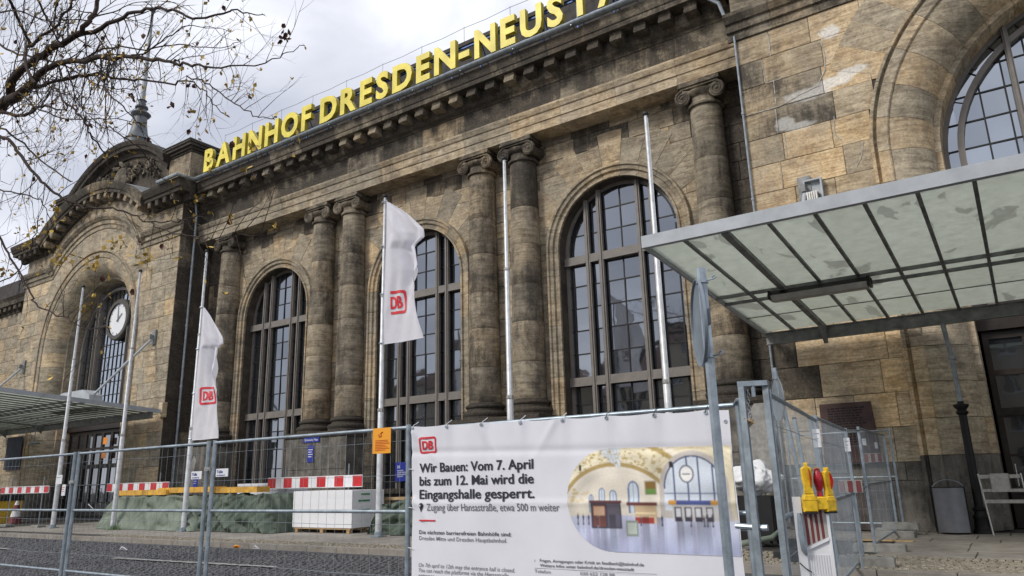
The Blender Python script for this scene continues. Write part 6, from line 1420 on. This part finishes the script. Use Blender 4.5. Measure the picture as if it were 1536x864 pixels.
# left edge: yellow container and red-white can
t = thing('grit_bin', 'yellow grit bin with black lid at the left edge of the picture', 'bin', (-39.5, 15.6, GZ)); mb = MB(); mb.prism([(-40.5, GZ), (-38.65, GZ), (-38.5, 1.1), (-40.6, 1.1)], 15.2, 16.2, 'y', .04); build('body', mb, 'yellow_plastic', t); mb = MB(); mb.prism([(-40.65, 1.105), (-38.45, 1.105), (-38.6, 1.35), (-40.5, 1.4)], 15.15, 16.25, 'y', .05); build('lid', mb, 'black_plastic', t)
t = thing('traffic_cone', 'red and white traffic cone behind the leftmost barrier board', 'cone', (-37.6, 15.6, GZ)); mb = MB(); mb.lathe([(.24, GZ+.04), (.20, GZ+.3)], (-37.6, 15.6, 0), 16, cap=False); mb.lathe([(.15, GZ+.55), (.10, GZ+.8)], (-37.6, 15.6, 0), 16, cap=False); mb.box(-37.85, -37.35, 15.35, 15.85, GZ, GZ+.04); build('body', mb, 'red_dull', t, smooth=40); mb = MB(); mb.lathe([(.20, GZ+.3), (.15, GZ+.55)], (-37.6, 15.6, 0), 16, cap=False); build('white_band', mb, 'white_paint', t, smooth=40); mb = MB(); mb.lathe([(.10, GZ+.8), (.05, GZ+.98), (0, GZ+.98)], (-37.6, 15.6, 0), 16, cap=False); build('white_band', mb, 'white_paint', t, smooth=40)
# ---- right side: plaque, board, bin, stand, pipe
t = thing('memorial_plaque', 'dark brown metal plaque covered with rows of raised text on the station wall', 'plaque', (-3.45, 19.4, 2.0))
mb = MB(); mb.prism([(-4.02, 1.66), (-2.76, 1.66), (-2.82, 3.09), (-3.98, 3.09)], 19.33, 19.44, 'y', .01); build('plate', mb, 'plaque_brown', t)
rt_ = random.Random(14); mb = MB()
for k in range(15):
    z = 2.96-.062*k; x = -3.80
    while x < -3.0:
        w = rt_.uniform(.03, .13)
        if x+w > -2.97: break
        mb.box(x, x+w, 19.322, 19.329, z-.017, z+.017); x += w+.022
build('text_rows', mb, 'plaque_text', t)
mb = MB(); mb.prism([(-3.96, .16), (-2.74, .13), (-2.74, 1.20), (-3.96, 1.20)], 19.25, 19.33, 'y', .01); tag(build('wooden_board', mb, 'board_brown', loc=(-3.35, 19.3, .13)), 'dark brown board leaning on the wall below the plaque', 'board')
for i, (x, z, w, h, l) in enumerate(((-3.12, 2.06, .085, .16, 'small white sticker low on the plaque, left'), (-2.86, 1.98, .06, .14, 'narrow white sticker low on the plaque, right'))): plate(x, z, w, h, 19.318, 'sheet_white', l, 1)
t = thing('barrier_board', 'short dull red and white striped board behind the right fence, high', 'barrier', (-2.75, 18.0, 1.6)); mb = MB(); mb.box(-3.02, -2.62, 18.55, 18.58, 1.66, 1.86); build('board', mb, 'steel_bright', t)
for k in range(3): mb = MB(); mb.box(-3.0+.14*k, -2.92+.14*k, 18.54, 18.549, 1.67, 1.85); build('stripe', mb, 'red_dull', t)
t = thing('barrier_board', 'short dull red and white striped board behind the beacon lamps, low', 'barrier', (-3.0, 12.5, 1.3)); mb = MB(); mb.box(-2.34, -2.02, 12.0, 12.03, 1.18, 1.36); build('board', mb, 'steel_bright', t)
for k in range(3): mb = MB(); mb.box(-2.33+.115*k, -2.27+.115*k, 11.985, 11.998, 1.19, 1.35); build('stripe', mb, 'red_dull', t)
mb = MB(); mb.tube([(-2.18, 12.06, .11), (-2.18, 12.06, 1.3)], .02, 6); build('post', mb, 'metal_grey', t)
# litter bin
t = thing('litter_bin', 'grey metal litter bin with curved front and arched handle at the wall', 'bin', (-1.5, 18.95, GZ))
P = [(-1.80+.62*k/10, 18.92-.19*math.sin(PI*k/10)) for k in range(11)]+[(-1.18, 19.25), (-1.80, 19.25)]
mb = MB(); mb.prism(P, GZ+.04, 1.08, 'z'); build('body', mb, 'bin_grey', t, smooth=30)
mb = MB(); mb.box(-1.815, -1.798, 18.90, 18.93, GZ, 1.12); mb.box(-1.182, -1.165, 18.90, 18.93, GZ, 1.12); mb.prism([(p[0], p[1]-.004) for p in P[:11]]+[(-1.18, 18.96), (-1.80, 18.96)], 1.08, 1.10, 'z'); build('trim', mb, 'black_iron', t)
mb = MB(); mb.tube([(-1.80+.62*k/10, 19.05, 1.08+.17*math.sin(PI*k/10)**.6) for k in range(11)], .012, 6); build('handle', mb, 'metal_grey', t)
# steel stand
t = thing('steel_stand', 'slender brushed steel leaning rail with small box at the right edge', 'stand', (-.5, 18.7, GZ))
for x0_, x1_ in ((-.78, -.87), (-.06, -.12)): mb = MB(); mb.tube([(x0_, 18.65, GZ), (x1_, 18.7, 1.36)], .017, 8); build('leg', mb, 'steel_bright', t, smooth=40)
for z, h, a, b in ((1.30, .075, -.86, -.14), (1.02, .06, -.86, -.62), (1.02, .06, -.36, -.12), (.80, .07, -.84, -.1)): mb = MB(); mb.box(a, b, 18.66, 18.69, z-h/2, z+h/2); build('slat', mb, 'steel_bright', t)
mb = MB(); mb.prism([(-.66, 18.60), (-.34, 18.60), (-.32, 18.74), (-.68, 18.74)], .99, 1.36, 'z'); build('box', mb, 'steel_bright', t)
# rain pipe of the canopy with cast iron foot
t = thing('rain_pipe', 'rain pipe from the canopy, grey above and fluted black cast iron below', 'pipe', (-.98, 19.2, GZ))
mb = MB(); mb.tube([(-1.04, 19.0, 4.68), (-1.02, 19.1, 4.3), (-.99, 19.22, 3.95), (-.98, 19.22, 2.9)], [.055, .05, .05, .055], 10); mb.lathe([(.06, 3.86), (.075, 3.88), (.075, 3.95), (.06, 3.97)], (-.985, 19.22, 0), 12, cap=False); build('zinc_pipe', mb, 'zinc_pipe', t, smooth=40)
mb = MB(); mb.lathe([(0, GZ), (.19, GZ), (.19, GZ+.05), (.15, GZ+.10), (.14, .42), (.16, .46), (.115, .52), (.11, .58), (.14, .62), (.085, .68), (.08, 2.62), (.10, 2.64), (.13, 2.68), (.10, 2.72), (.09, 2.74), (.13, 2.79), (.155, 2.83), (.155, 2.86), (.07, 2.88), (.065, 2.93), (0, 2.93)], (-.98, 19.22, 0), 18, cap=False); build('iron_foot', mb, 'black_iron', t, smooth=35)
# floodlight box on the wall over the canopy
t = thing('floodlight', 'small grey floodlight in a metal frame on the wall above the canopy', 'floodlight', (-3.42, 19.4, 8.6))
mb = MB()
for a in ((-3.66, -3.62, 8.2, 8.95), (-3.24, -3.20, 8.2, 8.95), (-3.62, -3.24, 8.91, 8.95), (-3.62, -3.24, 8.2, 8.24)): mb.box(a[0], a[1], 19.30, 19.46, a[2], a[3])
mb.box(-3.62, -3.24, 19.43, 19.46, 8.24, 8.91); build('frame', mb, 'canopy_paint', t)
mb = MB()
for k in range(5): mb.box(-3.58+.055*k, -3.54+.055*k, 19.15, 19.36, 8.26, 8.55)
mb.box(-3.6, -3.3, 19.2, 19.42, 8.5, 8.56); build('lamp_body', mb, 'steel_bright', t)
# black chest with white sack beside the pedestal
t = thing('black_chest', 'tall black equipment case behind the edge of the banner', 'case', (-4.6, 15.2, GZ))
mb = MB(); mb.box(-5.1, -4.2, 15.0, 15.7, GZ+.1, 1.05); mb.box(-5.18, -4.95, 14.85, 15.0, GZ+.1, 1.38); build('body', mb, 'black_plastic', t)
for x in (-5.0, -4.3):
    for y in (15.1, 15.6): mb = MB(); mb.lathe([(0, -.02), (.05, -.02), (.05, .02), (0, .02)], (x, y, GZ+.05), 10, 'x'); build('castor', mb, 'rubber', t)
mb = MB(); rr_ = random.Random(2); nx, ny = 60, 36; vs = []
for j in range(ny+1):
    for i in range(nx+1):
        th = PI*j/ny; ph = 2*PI*i/nx; f = .92+.30*noise.noise(Vector((math.cos(ph)*1.9, math.sin(ph)*1.9, th*1.6)))-.26*abs(noise.noise(Vector((math.cos(ph)*3.2+th, math.sin(ph)*3.2, th*1.1+4))))
        vs.append((-4.65+.58*f*math.sin(th)**.85*math.cos(ph), 15.32+.36*f*math.sin(th)**.85*math.sin(ph), 1.36+(.42 if th < PI/2 else .34)*f*math.cos(th)*(.8+.2*math.cos(ph-1))))
mb.add(vs, [(j*(nx+1)+i, j*(nx+1)+i+1, (j+1)*(nx+1)+i+1, (j+1)*(nx+1)+i) for j in range(ny) for i in range(nx)]); tag(build('sack', mb, 'wrap_white', smooth=60, loc=(-4.65, 15.3, 1.1)), 'crumpled white sack lying on the black equipment case', 'sack')
mb = MB(); mb.tube([(-5.0, 14.55, .16), (-4.75, 14.5, .19), (-4.5, 14.6, .24), (-4.2, 14.8, .30), (-4.1, 15.0, .42)], [.05, .06, .055, .05, .03], 8); tag(build('cloth_roll', mb, 'tarp', smooth=60, loc=(-4.5, 14.6, .2)), 'greenish rolled cloth lying before the black case', 'cloth')
# litter on the road by the kerb
for i, (x, y, mtl, l) in enumerate(((-16.3, 11.75, 'orange_sheet', 'crumpled orange wrapper lying by the kerb'), (-15.6, 11.8, 'sheet_white', 'crumpled white paper lying by the kerb near the orange wrapper'), (-18.9, 10.35, 'sheet_white', 'white paper scrap lying on the lane marking'), (-13.6, 12.0, 'raw_wood', 'brown scrap lying by the kerb left of the banner'))):
    mb = MB(); r = random.Random(i); pts = [(x+r.uniform(-.14, .14), y+r.uniform(-.08, .08), .03+r.uniform(0, .12)) for _ in range(5)]; mb.add(pts+[(x-.12, y, .03), (x+.12, y+.04, .03)], [(0, 1, 5), (1, 2, 6), (2, 3, 0), (3, 4, 1), (4, 0, 6), (5, 6, 2)]); tag(build('litter', mb, mtl, loc=(x, y, .03)), l, 'litter')

# ================================================================ tree in front, at the upper left
LIMBS = [[(-16.76,5.29,9.01,0.139),(-15.85,5.24,9.04,0.1208),(-14.63,5.17,8.86,0.0954),(-13.86,5.1,8.95,0.0677),(-13.02,5.02,8.82,0.0531),(-11.44,4.94,8.27,0.0434),(-10.28,4.86,7.83,0.0328),(-9.09,4.79,7.3,0.0257),(-8.48,4.73,6.99,0.0201),(-8.01,4.69,6.78,0.0172),(-7.42,4.66,6.52,0.0124),(-6.52,4.65,6.23,0.0077),(-6.14,4.66,6.23,0.0053),(-5.87,4.69,6.23,0.0037)],[(-15.61,5.29,9.16,0.0936),(-15.07,5.15,9.38,0.0848),(-13.79,5.03,9.23,0.0737),(-13.15,4.96,9.12,0.0654),(-12.54,4.96,9.04,0.0579),(-12.06,5.01,9.14,0.0485),(-12.09,5.12,9.49,0.0405),(-12.21,5.26,10.07,0.0356)],[(-13.14,5.19,9.4,0.0546),(-11.91,5.08,9.06,0.0426),(-10.69,4.98,8.77,0.0318),(-9.84,4.9,8.51,0.0252),(-9.0,4.86,8.12,0.0215),(-8.49,4.85,7.76,0.0184),(-8.09,4.89,7.64,0.0157),(-7.69,4.95,7.6,0.0124),(-7.44,5.05,7.49,0.0088),(-7.3,5.16,7.48,0.0057)],[(-12.35,4.49,7.94,0.0272),(-13.26,4.63,8.81,0.0291),(-13.68,4.83,9.35,0.0303),(-13.36,5.02,9.67,0.0274),(-13.14,5.14,10.03,0.0245),(-12.91,5.13,10.25,0.0213)],[(-15.31,4.89,11.11,0.0301),(-15.81,5.33,10.95,0.0313),(-15.67,5.53,10.51,0.0312)],[(-15.62,5.46,11.58,0.0246),(-15.91,5.77,11.48,0.0252),(-15.51,5.83,11.05,0.0248),(-14.3,5.59,10.09,0.0197)],[(-12.3,4.66,9.65,0.0171),(-13.39,5.04,10.03,0.0184),(-12.73,4.79,9.31,0.0174)],[(-15.02,4.87,8.49,0.0378),(-14.19,4.95,8.16,0.0335),(-13.42,4.9,7.94,0.0293),(-12.73,4.75,7.76,0.0224),(-11.33,4.55,7.16,0.0128),(-10.74,4.36,6.99,0.0073)],[(-15.09,5.43,9.27,0.0397),(-14.56,5.39,9.06,0.0355),(-13.4,5.31,8.76,0.0305),(-12.03,5.22,8.35,0.0256),(-10.99,5.12,7.86,0.0213),(-10.06,5.02,7.44,0.0175),(-8.91,4.92,6.93,0.0139),(-8.43,4.84,6.78,0.0116),(-8.01,4.78,6.49,0.0095),(-7.71,4.75,6.22,0.0075),(-7.38,4.76,5.9,0.0049)],[(-9.12,5.23,7.25,0.0106),(-8.42,5.11,6.86,0.011),(-7.78,4.92,6.39,0.0094),(-7.03,4.72,5.87,0.0079),(-6.51,4.58,5.53,0.006),(-6.16,4.56,5.38,0.0044)],[(-10.83,4.79,7.68,0.0154),(-9.91,4.53,6.98,0.0133),(-9.16,4.37,6.45,0.0106),(-8.82,4.38,6.14,0.0078),(-8.84,4.56,6.11,0.0053)],[(-11.82,4.56,7.77,0.0213),(-11.08,4.47,7.2,0.0181),(-10.58,4.46,6.82,0.016),(-10.39,4.53,6.57,0.0144),(-10.34,4.66,6.35,0.0125),(-10.35,4.84,6.15,0.0097),(-10.43,5.0,5.97,0.0069)],[(-12.81,4.16,7.1,0.032),(-12.43,4.18,6.89,0.0287),(-12.08,4.22,6.71,0.0267),(-11.66,4.27,6.3,0.025),(-11.29,4.34,5.96,0.0225),(-10.87,4.42,5.64,0.0201),(-10.5,4.5,5.44,0.0188),(-10.28,4.58,5.31,0.0168),(-9.57,4.65,5.15,0.0135),(-9.2,4.72,5.0,0.0115),(-8.87,4.78,4.84,0.01),(-8.34,4.82,4.75,0.0084),(-7.94,4.84,4.71,0.0066),(-7.64,4.85,4.73,0.0048)],[(-15.5,5.06,8.43,0.0195),(-15.14,5.4,8.14,0.0195),(-14.57,5.55,7.64,0.0165),(-12.67,5.38,6.6,0.0114)],[(-12.85,4.4,5.66,0.0211),(-12.68,4.49,5.32,0.0188),(-12.31,4.54,4.97,0.0169),(-11.69,4.55,4.46,0.0147),(-11.22,4.5,4.11,0.0123),(-10.56,4.42,3.85,0.0104),(-9.68,4.3,3.59,0.0084),(-8.95,4.17,3.37,0.0063),(-8.13,4.04,3.23,0.0037)],[(-8.82,4.75,4.82,0.0086),(-8.32,4.7,4.58,0.0083),(-7.5,4.58,4.29,0.0077),(-6.87,4.41,4.1,0.0065),(-6.26,4.24,3.94,0.0044),(-5.71,4.11,3.83,0.0029),(-5.36,4.05,3.79,0.0022)],[(-14.08,4.78,6.63,0.014),(-12.36,4.53,6.03,0.0115),(-11.12,4.31,5.58,0.0086),(-10.68,4.25,5.3,0.0065),(-10.63,4.38,5.01,0.0046)],[(-9.86,4.55,6.42,0.0093),(-9.5,4.62,6.18,0.0101),(-9.35,4.84,5.99,0.0092),(-9.32,5.09,5.73,0.0075),(-9.15,5.24,5.36,0.0051)],[(-12.47,5.18,8.76,0.0175),(-11.76,5.37,8.85,0.016),(-11.03,5.57,8.61,0.0134),(-10.28,5.71,8.5,0.0109),(-9.36,5.75,8.07,0.0072),(-8.55,5.66,7.84,0.0044)],[(-12.4,4.41,4.55,0.0101),(-12.32,4.61,4.74,0.0092),(-11.93,4.64,4.99,0.0081),(-11.49,4.49,5.17,0.0064),(-10.74,4.24,5.14,0.0046)],[(-18.02,5.64,11.59,0.0307),(-16.8,5.63,10.8,0.0248),(-15.02,5.5,9.91,0.0201),(-13.28,5.31,8.99,0.0146),(-11.46,5.11,7.86,0.0098),(-10.1,4.98,7.27,0.006)],[(-17.07,5.26,11.67,0.022),(-14.92,4.94,10.66,0.017),(-13.01,4.68,9.5,0.0117),(-11.78,4.71,8.95,0.0082)],[(-13.82,4.84,8.42,0.018),(-12.3,4.62,7.5,0.0136),(-10.9,4.55,6.85,0.01),(-10.15,4.67,6.68,0.0077),(-9.58,4.91,6.53,0.0047)],[(-9.81,4.78,7.62,0.0127),(-9.18,4.77,7.54,0.0104),(-9.01,4.94,7.83,0.0086),(-8.86,5.2,7.97,0.0063),(-8.42,5.4,7.81,0.0038)]]
tree = thing('street_tree', 'nearly bare tree at the left with dark twigs, yellow buds and few brown leaves', 'tree', (-18.6, 4.6, 0))
mb = MB(); mb.tube([(-18.6, 4.6, -.1), (-18.55, 4.65, 1.5), (-18.4, 4.75, 4), (-18.0, 4.95, 6.5), (-17.3, 5.15, 8.2), LIMBS[0][0][:3]], [.34, .27, .235, .21, .18, .139], 12); mb.tube([(-18.4, 4.75, 4), (-19.0, 4.5, 6.5), (-19.8, 4.0, 9.5), (-20.2, 3.6, 12)], [.2, .16, .1, .04], 8); build('trunk', mb, 'bark', tree, smooth=60)
rtw = random.Random(77); twigs = MB(); buds = MB(); leaves = MB()
def curve_pts(L):
    pts = [Vector(p[:3]) for p in L]; rs_ = [p[3] for p in L]; out_, ro = [], []
    for i in range(len(pts)-1):
        p0 = pts[max(i-1, 0)]; p1 = pts[i]; p2 = pts[i+1]; p3 = pts[min(i+2, len(pts)-1)]
        for k in range(4):
            t = k/4; q = .5*((2*p1)+(p2-p0)*t+(2*p0-5*p1+4*p2-p3)*t*t+(3*p1-p0-3*p2+p3)*t**3)
            out_.append(q+Vector((rtw.uniform(-.02, .02), rtw.uniform(-.03, .03), rtw.uniform(-.02, .02)))); ro.append((rs_[i]*(1-t)+rs_[i+1]*t)*.8)
    out_.append(pts[-1]); ro.append(rs_[-1]); return out_, ro
def bud(p, s=1.):
    for _ in range(rtw.choice((2, 3, 4))):
        d = Vector((rtw.gauss(0, 1), rtw.gauss(0, 1), rtw.gauss(.3, 1))).normalized(); u = d.cross(Vector((rtw.random(), rtw.random(), 1))).normalized(); l = rtw.uniform(.03, .07)*s; w = l*.32
        a = p; buds.add([a, a+d*l*.5+u*w, a+d*l, a+d*l*.5-u*w], [(0, 1, 2, 3)])
def leaf(p):
    d = Vector((rtw.gauss(0, .4), rtw.gauss(0, .4), -1)).normalized(); u = d.cross(Vector((rtw.random()-.5, rtw.random()-.5, .1))).normalized(); n_ = d.cross(u); l = rtw.uniform(.06, .10); w = l*.34
    leaves.add([p, p+d*l*.3+u*w+n_*.01, p+d*l*.7+u*w*.7+n_*.02, p+d*l, p+d*l*.7-u*w*.7-n_*.02, p+d*l*.3-u*w-n_*.01, p+d*l*.5+n_*.02], [(0, 1, 6), (1, 2, 6), (2, 3, 6), (3, 4, 6), (4, 5, 6), (5, 0, 6)])
def twig(p, d, L, r, lvl):
    n_ = max(3, int(L/.09)); pts = [p]; q = p.copy(); dd = d.copy(); bend = Vector((rtw.gauss(0, .10), rtw.gauss(0, .08), rtw.gauss(.04, .08)))
    for k in range(n_):
        dd = (dd+bend*.35+Vector((rtw.gauss(0, .10), rtw.gauss(0, .07), rtw.gauss(0, .10)))).normalized(); q = q+dd*(L/n_); pts.append(q.copy())
        if lvl < 3 and rtw.random() < (.42 if lvl == 1 else .28) and k > 0:
            s = rtw.choice((-1, 1)); side = dd.cross(Vector((rtw.gauss(0, .3), 1, rtw.gauss(0, .3)))).normalized()*s
            twig(q.copy(), (dd*.75+side*.7).normalized(), L*rtw.uniform(.3, .6), r*.55, lvl+1)
        if rtw.random() < .02: bud(q, .9)
    twigs.tube(pts, [r*(1-.8*i/(len(pts)-1)) for i in range(len(pts))], 4 if lvl > 1 else 5, False)
    if rtw.random() < .16: bud(q, 1.3)
    if rtw.random() < .018: leaf(q)
for li, L in enumerate(LIMBS):
    P_, R__ = curve_pts(L); mb = MB(); mb.tube(P_, [q*1.15 for q in R__], 8); build('limb', mb, 'bark', tree, smooth=60)
    i = 0; acc = 0
    for a, b, r in zip(P_, P_[1:], R__):
        acc += (b-a).length; d = (b-a).normalized()
        while acc > .17:
            acc -= .17
            if rtw.random() < .75:
                s = rtw.choice((-1, 1)); side = d.cross(Vector((rtw.gauss(0, .25), 1, rtw.gauss(0, .25)))).normalized()*s; dd = (d*.8+side*rtw.uniform(.5, 1.)).normalized()
                twig(a.copy(), dd, rtw.uniform(.35, 1.35)*(1.25 if r > .03 else .8), min(.014, max(.0045, r*.42)), 1)
    bud(P_[-1], 1.3)
for p in (P for P in [(-6.65, 5.0, 6.93), (-6.62, 5.0, 6.86), (-6.70, 5.0, 6.84), (-8.63, 5, 6.86), (-8.57, 5, 6.82), (-10.2, 5, 7.25), (-10.1, 5, 7.2), (-10.9, 4.8, 6.9), (-9.6, 5, 6.35), (-9.2, 5.1, 7.5), (-8.9, 4.9, 6.6)]): [leaf(Vector(p)+Vector((rtw.gauss(0, .03), 0, rtw.gauss(0, .03)))) for _ in range(3)]
for p in ((-11.6, 4.5, 5.2), (-12.3, 4.5, 4.8), (-10.2, 4.4, 4.55), (-9.4, 4.4, 4.25), (-8.9, 4.4, 4.45), (-12.9, 4.2, 4.3), (-10.9, 4.5, 5.35), (-8.3, 4.4, 4.2)):
    for _ in range(9): bud(Vector(p)+Vector((rtw.gauss(0, .08), rtw.gauss(0, .08), rtw.gauss(0, .06))), 1.5)
build('twigs', twigs, 'bark', tree, kind='stuff'); build('buds', buds, 'leaf_yellow', tree, kind='stuff'); build('withered_leaves', leaves, 'leaf_brown', tree, kind='stuff')
# weeds at the foot of the second flagpole
mb = MB(); rw_ = random.Random(9)
for _ in range(160):
    a = rw_.random()*6.28; x, y = -26.8+rw_.gauss(0, .18), 14.3+rw_.gauss(0, .12); h = rw_.uniform(.06, .22); mb.add([(x-.01, y, GZ), (x+.01, y, GZ), (x+.08*math.cos(a), y+.08*math.sin(a), GZ+h)], [(0, 1, 2)])
tag(build('weeds', mb, 'weed_green', kind='stuff'), 'green weeds at the foot of the second flagpole', 'weeds')

# ================================================================ the far side of the square (seen in the window glass)
def block(x0, x1, y0, y1, h, label, floors, mat):
    b = thing('town_house', label, 'building', ((x0+x1)/2, y1, 0)); mb = MB(); mb.box(x0, x1, y0, y1, 0, h); build('wall', mb, mat, b)
    mb = MB(); ym = (y0+y1)/2; mb.add([(x0-.4, y0-.4, h), (x1+.4, y0-.4, h), (x1+.4, y1+.4, h), (x0-.4, y1+.4, h), (x0+5, ym, h+5.2), (x1-5, ym, h+5.2)], [(0, 1, 5, 4), (2, 3, 4, 5), (1, 2, 5), (3, 0, 4), (0, 3, 2, 1)]); build('roof', mb, 'roof_tile', b)
    w = MB(); w.box(-.6, .6, -.05, .06, 0, 1.9); me = w.mesh('window', 'glass_dark'); s = MB(); s.box(-.75, .75, -.02, .12, -.15, -.002); s.box(-.04, .04, .06, .1, 0, 1.9); ms = s.mesh('sill', 'print_white')
    n = int((x1-x0-2)/2.9)
    for f in range(floors):
        for k in range(n):
            x = x0+1.9+(x1-x0-3.8)*k/(n-1); o = put(me, 'window', b, (x, y1, 1.3+f*3.4)); put(ms, 'sill', o, (x, y1, 1.3+f*3.4))
block(-78, -46, -52, -38, 14.5, 'cream four-storey house across the square, left', 4, 'render_cream'); block(-42, -14, -50, -36, 13.5, 'cream four-storey house across the square, middle', 4, 'render_cream'); block(-8, 24, -54, -40, 15, 'cream four-storey house across the square, right', 4, 'render_cream')
